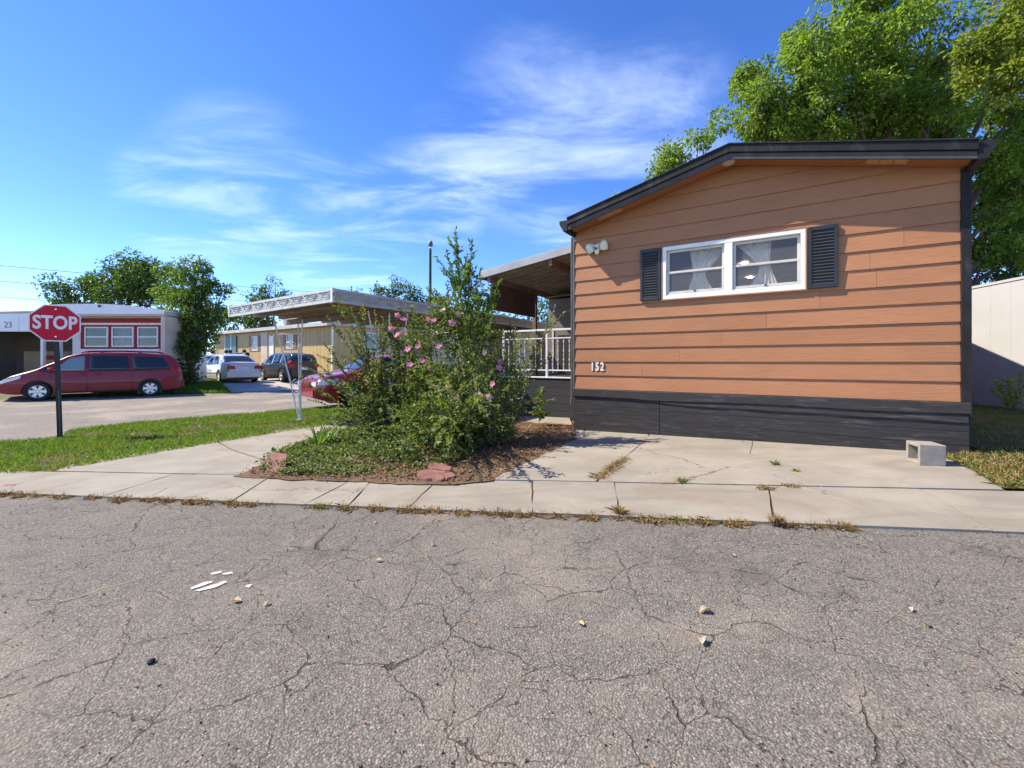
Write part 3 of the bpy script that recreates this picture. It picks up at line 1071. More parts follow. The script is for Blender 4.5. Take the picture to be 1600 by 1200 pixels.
# roof
OV = -0.36
mb = MB()
pr = [(0.03, EAVE + 0.002 + PITCH * 0.03), (RIDGE, EAVE + PITCH * RIDGE), (WID - 0.005, EAVE + PITCH * (2 * RIDGE - WID + 0.005))]
top = [(s, z + 0.12) for s, z in pr]
mb.prism([(s, OV + 0.03, z + 0.022) for s, z in pr] + [(s, OV + 0.03, z) for s, z in top[::-1]], (0, DEPTH + 0.5, 0))
mb.build('roof', 'black_trim', house)
for side in (0, 1):
    a, b = (pr[0], pr[1]) if side == 0 else (pr[1], pr[2])
    MB().prism([(a[0], OV, a[1] - 0.045), (b[0], OV, b[1] - 0.045), (b[0], OV, b[1] + 0.030), (a[0], OV, a[1] + 0.030)], (0, 0.024, 0)).build('fascia_board', 'fascia_grey', house, bevel=0.003)
    MB().prism([(a[0], OV - 0.03, a[1] + 0.032), (b[0], OV - 0.03, b[1] + 0.032), (b[0], OV - 0.03, b[1] + 0.125), (a[0], OV - 0.03, a[1] + 0.125)], (0, 0.054, 0)).build('rake_trim', 'black_trim', house, bevel=0.004)
    MB().prism([(a[0], OV - 0.045, a[1] + 0.1255), (b[0], OV - 0.045, b[1] + 0.1255), (b[0], OV - 0.045, b[1] + 0.138), (a[0], OV - 0.045, a[1] + 0.138)], (0, DEPTH + 0.5, 0)).build('shingle_edge', 'black_paint', house)
    MB().prism([(a[0], OV + 0.026, a[1] + 0.004), (b[0], OV + 0.026, b[1] + 0.004), (b[0], OV + 0.026, b[1] + 0.02), (a[0], OV + 0.026, a[1] + 0.02)], (0, 0.37, 0)).build('soffit', 'soffit_paint', house)
for (s0, cnt) in ((0.45, 3), (3.57, 3)):
    for i in range(cnt):
        s_ = s0 + i * 0.117
        z_ = lambda s: zsof(s) - 0.002
        MB().prism([(s_, -0.27, z_(s_)), (s_ + 0.108, -0.27, z_(s_ + 0.108)), (s_ + 0.108, -0.27, z_(s_ + 0.108) + 0.005), (s_, -0.27, z_(s_) + 0.005)], (0, 0.17, 0)).build('soffit_vent', 'vent_tan', house)
MB().lathe([(0.0, -0.035), (0.06, -0.03), (0.075, -0.012), (0.08, 0.0)], (2.19, -0.18, zsof(2.19) + 0.004)).build('soffit_lamp', 'sash_white', house, smooth=True)
for sg, s0 in ((-1, 0.028), (1, WID - 0.003)):
    prof = [(0, 3.065), (sg * 0.065, 3.065), (sg * 0.085, 3.11), (sg * 0.125, 3.17), (sg * 0.13, 3.228), (0, 3.228)]
    gm = MB().prism([(s0 + a, OV - 0.01, z) for a, z in prof], (0, DEPTH + 0.4, 0))
    gm.build('gutter', 'black_trim', house)

# window -----------------------------------------------------------
wr = empty('window', house, (WX0, 0, WZ0))
WW, WH = WX1 - WX0, WZ1 - WZ0
mb = MB()
mb.box(0, WW, -0.052, 0.03, 0, 0.052)
mb.box(0, WW, -0.052, 0.03, WH - 0.052, WH)
mb.box(0, 0.05, -0.052, 0.03, 0.0525, WH - 0.0525)
mb.box(WW - 0.05, WW, -0.052, 0.03, 0.0525, WH - 0.0525)
mb.box(WW / 2 - 0.047, WW / 2 + 0.047, -0.050, 0.03, 0.0525, WH - 0.0525)
mb.box(0.0505, WW - 0.0505, -0.040, -0.03, 0.0525, 0.066)
mb.build('frame', 'white_vinyl', wr, bevel=0.004)
mb = MB()
e = 0.013
mb.box(-e, -0.001, -0.056, 0.0, -e, WH + e)
mb.box(WW + 0.001, WW + e, -0.056, 0.0, -e, WH + e)
mb.box(-0.0005, WW + 0.0005, -0.056, 0.0, WH + 0.001, WH + e)
mb.box(-0.0005, WW + 0.0005, -0.056, 0.0, -e, -0.001)
mb.build('trim', 'brown_siding', wr)
for (a, b) in ((0.053, WW / 2 - 0.05), (WW / 2 + 0.05, WW - 0.053)):
    zm = WH * 0.50
    for (z0, z1, yy, rail) in ((0.068, zm + 0.017, -0.030, 0.036), (zm - 0.017, WH - 0.055, -0.004, 0.026)):
        mb = MB()
        mb.box(a, b, yy, yy + 0.024, z0, z0 + rail)
        mb.box(a, b, yy, yy + 0.024, z1 - 0.030, z1)
        mb.box(a, a + 0.032, yy, yy + 0.024, z0 + rail + 0.0005, z1 - 0.0305)
        mb.box(b - 0.032, b, yy, yy + 0.024, z0 + rail + 0.0005, z1 - 0.0305)
        mb.build('sash', 'sash_white', wr, bevel=0.003)
        MB().box(a + 0.033, b - 0.033, yy + 0.010, yy + 0.014, z0 + rail + 0.001, z1 - 0.031).build('pane', 'window_glass', wr)
    MB().box((a + b) / 2 - 0.012, (a + b) / 2 + 0.012, -0.040, -0.0305, 0.085, 0.102).build('latch', 'black_plastic', wr)


def curtain(s0, s1, z0, z1, y, fn, seed, label):
    """lace panel gathered by a tieback: fn(t) -> (left, right) fractions"""
    n, m_ = 56, 26
    mb = MB()
    rg = random.Random(seed)
    for j in range(m_ + 1):
        t = j / m_
        l, r = fn(t)
        for i in range(n + 1):
            f = i / n
            x = s0 + (s1 - s0) * (l + (r - l) * f)
            w_ = (r - l)
            yy = y + 0.018 * math.sin(f * 42 + 1.5 * math.sin(t * 4 + seed)) * min(1, 0.3 + w_) + 0.01 * math.sin(f * 17 + t * 5)
            mb.v.append((x, yy, z0 + (z1 - z0) * t))
    for j in range(m_):
        for i in range(n):
            a = j * (n + 1) + i
            mb.f.append((a, a + 1, a + n + 2, a + n + 1))
    o = mb.build('curtain', 'curtain_lace', None, smooth='all')
    o.location = HL
    o.rotation_euler = (0, 0, HRZ)
    tag(o, label, 'curtain', 'lace curtains behind the double window')
    sm_ = o.modifiers.new('s', 'SOLIDIFY')
    sm_.thickness = 0.002


def cl(t):
    k = abs(t - 0.42)
    w_ = 0.13 + 0.36 * min(1, k * 1.5) ** 1.25
    c = 0.52 + 0.30 * max(0, t - 0.42)
    return (c - w_ * 0.75, min(1.06, c + w_))


def cr_(t):
    k = abs(t - 0.46)
    w_ = 0.10 + 0.36 * min(1, k * 1.5) ** 1.25
    c = 0.50 - 0.32 * max(0, t - 0.46)
    return (max(-0.05, c - w_), c + w_ * 0.7)


curtain(WX0 + 0.05, WX0 + WW / 2 - 0.05, WZ0 + 0.03, WZ1, 0.14, cl, 1, 'white lace curtain gathered behind the left half of the double window')
curtain(WX0 + WW / 2 + 0.05, WX1 - 0.05, WZ0 + 0.03, WZ1, 0.14, cr_, 2, 'white lace curtain gathered behind the right half of the double window')

# shutters -----------------------------------------------------------
slat_me = None
for (a, b) in ((1.035, 1.322), (3.040, 3.328)):
    sh = empty('shutter', house, (a, 0, 1.972))
    w_, h_ = b - a, 0.735
    mb = MB()
    y0, y1 = -0.062, -0.018
    mb.box(0, 0.036, y0, y1, 0, h_)
    mb.box(w_ - 0.036, w_, y0, y1, 0, h_)
    mb.box(0.0365, w_ - 0.0365, y0, y1, 0, 0.042)
    mb.box(0.0365, w_ - 0.0365, y0, y1, h_ - 0.048, h_)
    mb.build('frame', 'shutter_black', sh, bevel=0.004)
    MB().box(0.03, w_ - 0.03, -0.030, -0.0245, 0.03, h_ - 0.03).build('backing', 'shutter_black', sh)
    ns = 17
    if slat_me is None:
        st = MB()
        st.hexa([(0, -0.026, -0.002), (w_ - 0.0740, -0.026, -0.002), (w_ - 0.0740, 0.0, 0.018), (0, 0.0, 0.018), (0, -0.028, 0.006), (w_ - 0.0740, -0.028, 0.006), (w_ - 0.0740, 0.0, 0.026), (0, 0.0, 0.026)])
        so = st.build('slat', 'slat_black_sunlit', sh)
        slat_me = so.data
        bpy.data.objects.remove(so)
    for i in range(ns):
        share('slat', slat_me, sh, (0.037, -0.031, 0.046 + i * (h_ - 0.098) / ns))

# house number ---------------------------------------------------------
num = empty('house_number', house, (0.375, -0.030, 1.018))
for i, ch in enumerate('152'):
    text_mesh(ch, 0.175, 0.006, 'digit', 'white_vinyl', num, ((i - 1) * 0.078, 0, 0), sx=0.72, bold=0.004)

# security light ---------------------------------------------------------
sec = thing('security_light', 'cream twin headed security light with a camera on the brown gable wall', 'lamp', HL + HD * 0.40 + HN * -0.024 + Vector((0, 0, 2.845)), HRZ)
MB().lathe([(0.0, 0.0), (0.055, 0.0), (0.055, -0.03), (0.04, -0.045), (0.0, -0.046)], (0, 0.0, 0), 'y').build('mount', 'lamp_plastic', sec, smooth=True)
for sx_, dx in ((-1, -0.125), (1, 0.115)):
    hd = empty('lamp_head', sec, (dx, -0.10, 0.02 if sx_ > 0 else -0.005), (R(48), 0, R(20 * sx_)))
    MB().lathe([(0.0, 0.05), (0.03, 0.045), (0.045, 0.02), (0.062, -0.05), (0.066, -0.075), (0.058, -0.078), (0.0, -0.07)], (0, 0, 0), 'z').build('shade', 'lamp_plastic', hd, smooth=True)
    MB().lathe([(0.0, -0.068), (0.055, -0.079), (0.0, -0.0792)], (0, 0, 0), 'z').build('lens', 'lamp_clear', hd)
    MB().tube([(0.0, -0.03, 0.0), (dx * 0.5, -0.06, 0.02), (dx * 0.92, -0.09, 0.03)], 0.02, 8).build('arm', 'lamp_plastic', sec, smooth=True)
cm = empty('camera_head', sec, (0.0, -0.085, -0.055))
mb = MB()
mb.lathe([(0.0, 0.075), (0.024, 0.068), (0.034, 0.03), (0.034, -0.04), (0.026, -0.07), (0.0, -0.078)], (0, 0, 0), 'z', 14).build('body', 'lamp_plastic', cm, smooth=True)
MB().lathe([(0.0, -0.035), (0.021, -0.0352), (0.022, -0.030), (0.0, -0.02)], (0, 0, 0.01), 'y', 14).build('lens', 'black_plastic', cm)

# ceiling downlights of the room
m_, t = mat('lamp_glow')
em = t.n('ShaderNodeEmission', {'Color': (1, 0.95, 0.85, 1), 'Strength': 130.0})
t.n('ShaderNodeOutputMaterial', {'Surface': em.outputs[0]})
for i, yy in enumerate((2.75, 4.35, 5.75)):
    o = MB().lathe([(0.0, 0.0), (0.045, 0.0), (0.05, 0.012)], (0, 0, 0)).build('ceiling_light', 'lamp_glow')
    o.location = HL + HD * 2.17 + HN * yy + Vector((0, 0, 2.917))
    tag(o, ('nearest', 'middle', 'farthest')[i] + ' of three lit ceiling lights seen through the right window', 'lamp', 'lit ceiling lights inside the home')


# ================================================================== PORCH, AWNING, CARPORT
deck = thing('porch_deck', 'black plank porch deck with white twisted railing beside the brown home', 'porch', HL, HRZ)
DS0, DS1, DY = -2.26, -0.075, 1.30
MB().box(DS0, DS1, DY + 0.03, 6.0, 0.735, 0.772).build('floor', 'deck_black', deck)
MB().box(DS0 + 0.05, DS1 - 0.05, DY + 0.04, 6.0, -0.12, 0.73).build('frame', 'dark_interior', deck)
zz = -0.02
for k in range(5):
    MB().box(DS0, DS1, DY - 0.002 * k, DY + 0.028, zz + 0.004, zz + 0.148).build('plank', 'deck_black', deck, bevel=0.003)
    zz += 0.150
MB().box(DS0 - 0.01, DS1 + 0.0, DY - 0.028, DY + 0.09, 0.774, 0.802).build('edge_trim', 'white_metal', deck, bevel=0.004)
rail = empty('railing', deck, (0, DY + 0.02, 0.802))
tw = None
RX0, RX1 = DS0 + 0.03, DS1 - 0.01
MB().box(RX0, RX1, -0.022, 0.022, 0.905, 0.942).build('top_rail', 'white_metal', rail, bevel=0.004)
MB().box(RX0, RX1, -0.016, 0.016, 0.745, 0.768).build('mid_rail', 'white_metal', rail, bevel=0.003)
MB().box(RX0, RX1, -0.016, 0.016, 0.115, 0.140).build('bottom_rail', 'white_metal', rail, bevel=0.003)
for x in (RX0 + 0.02, -1.186, RX1 - 0.02):
    MB().box(x - 0.022, x + 0.022, -0.022, 0.022, 0.0, 0.905).build('post', 'white_metal', rail, bevel=0.003)
mbt = MB()
sg, a_ = 12, 0.0085
ring = []
for i in range(sg + 1):
    th = i * 0.9
    ring.append([(a_ * math.cos(th + q) * (1.35 if i % 3 else 0.9), a_ * math.sin(th + q) * (1.35 if i % 3 else 0.9), 0.141 + i * 0.603 / sg) for q in (0, 1.571, 3.142, 4.712)])
for r_ in ring:
    mbt.v += r_
for i in range(sg):
    for q in range(4):
        mbt.f.append((i * 4 + q, i * 4 + (q + 1) % 4, i * 4 + 4 + (q + 1) % 4, i * 4 + 4 + q))
b0 = mbt.build('baluster', 'white_metal', rail)
xs = []
for (a, b, n) in ((RX0 + 0.02, -1.186, 7), (-1.186, RX1 - 0.02, 8)):
    xs += [a + (b - a) * (i + 1) / (n + 1) for i in range(n)]
b0.location = (xs[0], 0, 0)
for x in xs[1:]:
    share('baluster', b0.data, rail, (x, 0, 0))

aw = thing('patio_awning', 'grey metal patio awning sloping down from the left side of the brown home', 'awning', HL, HRZ)
AZ = lambda s: 3.29 + 0.13 * (s + 0.62)
AS0, AS1, AY0, AY1 = -2.74, -0.16, 1.15, 6.2
MB().prism([(AS0, AY0, AZ(AS0) - 0.150), (AS1, AY0, AZ(AS1) - 0.150), (AS1, AY0, AZ(AS1)), (AS0, AY0, AZ(AS0))], (0, 0.03, 0)).build('fascia', 'awning_grey', aw, bevel=0.004)
MB().prism([(AS0, AY0 + 0.032, AZ(AS0) - 0.150), (AS0 + 0.03, AY0 + 0.032, AZ(AS0) - 0.146), (AS0 + 0.03, AY0 + 0.032, AZ(AS0) - 0.001), (AS0, AY0 + 0.032, AZ(AS0))], (0, AY1 - AY0, 0)).build('fascia', 'awning_grey', aw)
np_ = 17
pw = (AY1 - AY0 - 0.06) / np_
for i in range(np_):
    y = AY0 + 0.034 + i * pw
    mb = MB()
    for (ya, yb, dz, th) in ((0, pw * 0.78, -0.065, 0.012), (pw * 0.79, pw - 0.004, -0.135, 0.075)):
        mb.prism([(AS0 + 0.035, y + ya, AZ(AS0 + 0.035) + dz), (AS1, y + ya, AZ(AS1) + dz), (AS1, y + ya, AZ(AS1) + dz + th), (AS0 + 0.035, y + ya, AZ(AS0 + 0.035) + dz + th)], (0, yb - ya, 0))
    mb.build('roof_panel', 'patio_under', aw)
for sb in (-2.5, -1.05):
    z_ = AZ(sb) - 0.14
    MB().box(sb - 0.04, sb + 0.04, AY0 + 0.04, AY1, z_ - 0.13, z_ - 0.003).build('beam', 'beam_brown', aw, bevel=0.004)
for y in (3.2, 6.0):
    MB().box(-2.545, -2.455, y - 0.045, y + 0.045, -0.08, AZ(-2.5) - 0.272).build('post', 'beam_brown', aw, bevel=0.004)
MB().box(-2.49, -2.46, AY0 + 0.1, 3.14, 2.20, AZ(-2.5) - 0.272).build('privacy_panel', 'panel_maroon', aw, bevel=0.003)

add_ = thing('enclosed_porch', 'dim brown enclosed porch room at the back of the black deck', 'porch room', HL, HRZ)
MB().box(-2.42, -0.02, 3.80, 9.0, 0.78, 2.72).build('wall', 'grey_brown_wall', add_)
for k in range(8):
    MB().box(-2.425, -0.015, 3.780, 3.797, 0.80 + k * 0.235, 0.80 + k * 0.235 + 0.23).build('wall_board', 'grey_brown_wall', add_, bevel=0.003)
MB().box(-2.13, -1.30, 3.765, 3.778, 0.80, 1.78).build('screen_door', 'dark_interior', add_)
MB().box(-2.30, -2.26, 3.76, 3.778, 0.80, 1.95).build('door_trim', 'white_metal', add_)
MB().prism([(-2.50, 3.70, 2.74), (0, 3.70, 2.84), (0, 3.70, 2.88), (-2.50, 3.70, 2.78)], (0, 5.4, 0)).build('roof', 'awning_under', add_)

shed = thing('storage_shed', 'grey storage shed with a cream door behind the porch railing', 'shed', HL, HRZ)
MB().box(-6.0, -2.56, 4.45, 6.9, -0.15, 1.98).build('wall', 'grey_brown_wall', shed)
dr = MB().box(-3.80, -3.16, 4.40, 4.447, -0.08, 2.04).build('door', 'cream_door', shed, bevel=0.004)
MB().lathe([(0, 0), (0.03, -0.005), (0.03, -0.05), (0, -0.055)], (-3.25, 4.40, 0.95), 'y', 10).build('handle', 'chrome', dr)
for (a, b) in ((-3.85, -3.802), (-3.158, -3.11)):
    MB().box(a, b, 4.41, 4.449, -0.08, 2.04).build('door_trim', 'wood_grey', shed)

cp = thing('carport', 'white metal carport with scrolled fascia and wrought iron corner columns', 'carport', (-2.8, 6.8, 0), HRZ)
CW, CDP = 3.17, 7.6
CZ = lambda x: 2.035 + 0.020 * x
FH = 0.205


def fascia_strip(name, p, q, h0, h1, y_off, th, m):
    """strip between p and q (x,y), rising from h0 to h1 above the carport edge"""
    P, Q = Vector((p[0], p[1])), Vector((q[0], q[1]))
    d_ = (Q - P).normalized()
    n_ = Vector((d_.y, -d_.x))
    a = P + n_ * y_off
    b = Q + n_ * y_off
    mb = MB()
    mb.hexa([(a.x, a.y, CZ(P.x) + h0), (b.x, b.y, CZ(Q.x) + h0), (b.x - n_.x * th, b.y - n_.y * th, CZ(Q.x) + h0), (a.x - n_.x * th, a.y - n_.y * th, CZ(P.x) + h0),
             (a.x, a.y, CZ(P.x) + h1), (b.x, b.y, CZ(Q.x) + h1), (b.x - n_.x * th, b.y - n_.y * th, CZ(Q.x) + h1), (a.x - n_.x * th, a.y - n_.y * th, CZ(P.x) + h1)])
    return mb


for (p, q, nm) in (((-CW, 0), (0, 0), 16), ((0, 0), (0, CDP), 30)):
    fascia_strip('fascia', p, q, 0.0, FH, -0.012, 0.012, '').build('fascia', 'worn_white_metal', cp)
    for k, (h0, h1, off) in enumerate(((-0.006, 0.040, 0.022), (0.062, 0.078, 0.004), (0.098, 0.114, 0.004), (0.134, 0.150, 0.004), (FH - 0.036, FH + 0.006, 0.020))):
        fascia_strip('fascia_rib', p, q, h0, h1, off, off + 0.011, '').build('fascia_rib', 'worn_white_metal', cp)
    P, Q = Vector(p), Vector(q)
    d_ = (Q - P).normalized()
    n_ = Vector((d_.y, -d_.x))
    ln = (Q - P).length
    for i in range(nm):
        # scroll motif: a slanted bar and a curl in front of the ribs
        c0 = P + d_ * (ln * (i + 0.1) / nm) + n_ * 0.014
        c1 = P + d_ * (ln * (i + 0.95) / nm) + n_ * 0.014
        mb = MB()
        zz0, zz1 = CZ(c0.x) + 0.165, CZ(c1.x) + 0.045
        if i % 2:
            zz0, zz1 = CZ(c0.x) + 0.045, CZ(c1.x) + 0.165
        mb.tube([(c0.x, c0.y, zz0), (c1.x, c1.y, zz1)], 0.0055, 5)
        cc = c0.lerp(c1, 0.5)
        pts = []
        for k in range(11):
            th = k * 0.62 + (0 if i % 2 else 3.14)
            rr = 0.050 - 0.0035 * k
            e_ = cc + d_ * (rr * math.cos(th))
            pts.append((e_.x, e_.y, CZ(cc.x) + 0.105 + rr * math.sin(th)))
        mb.tube(pts, 0.005, 5)
        mb.build('scroll', 'worn_white_metal', cp, smooth=True)
MB().box(-0.02, 0.026, -0.028, 0.02, 2.028, 2.035 + FH + 0.012).build('corner_cap', 'white_metal', cp)
MB().box(-CW - 0.02, -CW + 0.02, -0.028, 0.02, CZ(-CW) - 0.004, CZ(-CW) + FH + 0.012).build('corner_cap', 'white_metal', cp)
for i in range(15):
    y = 0.02 + i * (CDP - 0.04) / 15
    mb = MB()
    pw = (CDP - 0.04) / 15
    for (ya, yb, dz, th) in ((0, pw * 0.8, 0.09, 0.012), (pw * 0.81, pw - 0.004, 0.03, 0.07)):
        mb.prism([(-CW + 0.02, y + ya, CZ(-CW) + dz), (-0.02, y + ya, CZ(0) + dz), (-0.02, y + ya, CZ(0) + dz + th), (-CW + 0.02, y + ya, CZ(-CW) + dz + th)], (0, yb - ya, 0))
    mb.build('roof_panel', 'awning_under', cp)
for y in (1.1, 3.6, 6.2):
    MB().prism([(-CW + 0.03, y, CZ(-CW) - 0.075), (-0.03, y, CZ(0) - 0.075), (-0.03, y, CZ(0) + 0.028), (-CW + 0.03, y, CZ(-CW) + 0.028)], (0, 0.08, 0)).build('beam', 'beam_brown', cp, bevel=0.004)


def spiral(c, ax, r, turns, start, sgn=1, n=18, inner=0.15):
    pts = []
    for i in range(n + 1):
        t = i / n
        th = start + sgn * turns * 2 * math.pi * t
        rr = r * (1 - (1 - inner) * t)
        pts.append(Vector(c) + Vector(ax) * (rr * math.cos(th)) + Vector((0, 0, 1)) * (rr * math.sin(th)))
    return pts


def iron_column(bx, by, tops, zb):
    col_ = empty('iron_column', cp, (bx, by, 0))
    zt = CZ(bx) - 0.02
    legs = []
    for (tx, ty) in tops:
        w_ = Vector((tx, ty)).normalized() * 0.02
        pts = [(w_.x, w_.y, zb), (tx * 0.42, ty * 0.42, zb + (zt - zb) * 0.45), (tx, ty, zt)]
        MB().tube(pts, 0.0165, 4).build('bar', 'white_metal', col_)
        legs.append(Vector((tx, ty, 0)))
    MB().box(-0.05, 0.05, -0.05, 0.05, zb - 0.03, zb + 0.015).build('foot', 'white_metal', col_)
    pairs = [(0, 1), (0, 2)] if len(tops) > 2 else [(0, 1)]
    for (i, j) in pairs:
        mb = MB()
        a, b = legs[i], legs[j]
        d_ = (b - a).normalized()
        for h in (0.86, ):
            f = 0.42 + (h - 0.45) / 0.55 * 0.58
            mb.tube([Vector((a.x * f, a.y * f, zb + (zt - zb) * h)), Vector((b.x * f, b.y * f, zb + (zt - zb) * h))], 0.011, 5)
        for h, hh in ((0.75, 0.075), (0.36, 0.055), (0.26, 0.05)):
            f = 0.42 + (h - 0.45) / 0.55 * 0.58 if h > 0.45 else 0.42 * h / 0.45
            c = (a + b) * 0.5 * f
            wd_ = (b - a).length * f
            z = zb + (zt - zb) * h
            r_ = min(hh, wd_ * 0.27)
            if h > 0.5:
                mb.tube(spiral((c.x - d_.x * r_, c.y - d_.y * r_, z), d_, r_, 1.3, -1.2, 1), 0.008, 5)
                mb.tube(spiral((c.x + d_.x * r_, c.y + d_.y * r_, z), -d_, r_, 1.3, -1.2, 1), 0.008, 5)
                mb.tube([Vector((c.x, c.y, z - 0.20)), Vector((c.x, c.y, z + 0.05))], 0.008, 5)
            else:
                mb.tube(spiral((c.x, c.y, z), d_, r_ * 1.7, 1.4, 1.6 if h > 0.3 else -1.6, -1 if h > 0.3 else 1), 0.008, 5)
        mb.build('scroll', 'white_metal', col_, smooth=True, kind='stuff')


iron_column(-2.51, 1.02, ((0.06, 0.02), (-0.60, -0.20), (-0.28, 0.14)), gz(-4.39, 9.0) + 0.04)
iron_column(-0.06, 1.20, ((0.04, 0.42), (-0.30, -0.22), (-0.05, 0.05)), gz(-2.2, 7.84) + 0.03)
iron_column(-0.06, 6.6, ((0.04, 0.42), (-0.30, -0.22), (-0.05, 0.05)), gz(1, 12) + 0.0)
iron_column(-2.51, 6.6, ((0.06, 0.02), (-0.60, -0.20), (-0.28, 0.14)), gz(-1, 13) + 0.0)

# ================================================================== STREET FURNITURE
SGX, SGY = -7.64, 7.36
sgn = thing('stop_sign', 'red octagonal stop sign on a dark steel post in the grass verge', 'stop sign', (SGX, SGY, gz(SGX, SGY) + 0.03), R(44))
SZ = 1.742 - (gz(SGX, SGY) + 0.03)
oct_ = lambda r: [(r / math.cos(math.pi / 8) * math.cos(math.pi / 8 + i * math.pi / 4), r / math.cos(math.pi / 8) * math.sin(math.pi / 8 + i * math.pi / 4)) for i in range(8)]
LEANX = -0.055
MB().prism([(x + LEANX, -0.062, SZ + z) for x, z in oct_(0.305)], (0, 0.006, 0)).build('sign_border', 'stop_white', sgn)
MB().prism([(x + LEANX, -0.066, SZ + z) for x, z in oct_(0.287)], (0, 0.003, 0)).build('sign_face', 'stop_red', sgn)
text_mesh('STOP', 0.305, 0.0015, 'lettering', 'stop_white', sgn, (LEANX, -0.068, SZ + 0.0), sx=0.70, bold=0.009, spacing=1.02)
for z in (0.235, -0.225):
    MB().lathe([(0, -0.008), (0.011, -0.007), (0.013, 0)], (LEANX + 0.004, -0.067, SZ + z), 'y', 10).build('bolt', 'chrome', sgn)
mb = MB()
zt = SZ + 0.26
for (x0, x1, y0, y1) in ((-0.034, 0.034, -0.012, -0.004), (-0.034, -0.026, -0.0035, 0.034), (0.026, 0.034, -0.0035, 0.034)):
    p = [(x0, y0), (x1, y0), (x1, y1), (x0, y1)]
    mb.hexa([(x, y, -0.12) for x, y in p] + [(x + LEANX, y - 0.044, zt) for x, y in p])
mb.build('post', 'sign_steel', sgn)
mb = MB()
for i in range(30):
    z = 0.05 + i * 0.0254
    f = z / zt
    mb.box(LEANX * f - 0.006, LEANX * f + 0.006, -0.0148 - 0.044 * f, -0.0125 - 0.044 * f, z, z + 0.010)
mb.build('perforation', 'wood_grey', sgn, kind='stuff')

mx, my = -1.85, 7.0
mbx = thing('mailbox', 'black arched mailbox on a black post half hidden by the flowering shrub', 'mailbox', (mx, my, gz(mx, my)), R(-8))
MB().box(-0.045, 0.045, -0.045, 0.045, -0.05, 1.46).build('post', 'black_paint', mbx, bevel=0.006)
MB().lathe([(0.0, 0.0), (0.065, 0.0), (0.065, 0.02), (0.03, 0.06), (0.0, 0.075)], (0, 0, 1.461), 'z', 12).build('finial', 'black_paint', mbx)
zz = 0.955 - gz(mx, my) + 0.02
mb = MB()
prof = [(-0.085, 0), (0.085, 0), (0.085, 0.10)] + [(0.085 * math.cos(a), 0.10 + 0.085 * math.sin(a)) for a in (0.5, 1.05, 1.57, 2.09, 2.64)] + [(-0.085, 0.10)]
mb.prism([(-0.16, -0.10 + y, zz + z) for y, z in prof], (0.46, 0, 0))
bx_ = mb.build('box', 'black_paint', mbx, bevel=0.004)
MB().prism([(-0.178, -0.10 + y * 1.05, zz - 0.002 + z * 1.03) for y, z in prof], (0.016, 0, 0)).build('door', 'black_plastic', mbx)
MB().box(-0.12, 0.26, -0.19, 0.05, zz - 0.03, zz - 0.002).build('bracket', 'black_paint', mbx)

pl = at(672, 560, 30)
pole = thing('street_light', 'tall dark street light pole rising behind the carport roof', 'street light', (pl.x, pl.y, gz(pl.x, pl.y)))
MB().tube([(0, 0, -0.2), (0, 0, 4), (0.02, 0, 9.0)], [0.12, 0.11, 0.085], 10).build('pole', 'pole_dark', pole, smooth=True)
hd = MB().lathe([(0.0, 0.0), (0.12, 0.03), (0.17, 0.12), (0.15, 0.36), (0.08, 0.45), (0.0, 0.47)], (0.03, 0, 8.95), 'z', 12).build('lamp_head', 'downspout_grey', pole, smooth=True)
MB().lathe([(0.0, -0.12), (0.09, -0.1), (0.11, 0.0)], (0.03, 0, 8.98), 'z', 12).build('lens', 'lamp_clear', hd, smooth=True)

for i, (v0, v1, nm) in enumerate(((414.5, 431, 'uppermost'), (439.5, 452, 'middle'), (464.5, 475, 'lowest'))):
    a, b = at(-120, v0 - 11, 52), at(560, v1 + 30, 88)
    mid = a.lerp(b, 0.5) - Vector((0, 0, 0.5))
    pts = [a * (1 - q) ** 2 + mid * 2 * q * (1 - q) + b * q * q for q in [k / 16 for k in range(17)]]
    tag(MB().tube(pts, 0.035, 5).build('power_line', 'wire', smooth=True), nm + ' of three thin power lines crossing the sky at the far left', 'power line', 'power lines')

# cinder block ------------------------------------------------------------
p0, p1 = gp(1437, 727.5), gp(1472, 726)
bl = thing('cinder_block', 'grey concrete cinder block lying on the pad against the black skirting', 'cinder block', gp(1437, 727.5, 0.022), R(-18))
mb = MB()
# hollow block lying on its side: the openings face left
LX, LY, LZ = 0.20, 0.235, 0.20
wl = 0.032
mb.box(0, LX, 0, wl, 0, LZ)
mb.box(0, LX, LY - wl, LY, 0, LZ)
mb.box(0, LX, wl + 0.0005, LY - wl - 0.0005, 0, wl)
mb.box(0, LX, wl + 0.0005, LY - wl - 0.0005, LZ - wl, LZ)
mb.box(LX - wl - 0.001, LX - 0.002, wl + 0.0005, LY - wl - 0.0005, wl + 0.0005, LZ - wl - 0.0005)
o = mb.build('shell', 'block_concrete', bl, bevel=0.004)


# ================================================================== VEHICLES
def interp(pts, x):
    if x <= pts[0][0]:
        return pts[0][1]
    for (a, b) in zip(pts, pts[1:]):
        if x <= b[0]:
            t = (x - a[0]) / max(b[0] - a[0], 1e-6)
            t = t * t * (3 - 2 * t) * 0.35 + t * 0.65
            return a[1] + (b[1] - a[1]) * t
    return pts[-1][1]


WHEEL_ME = {}


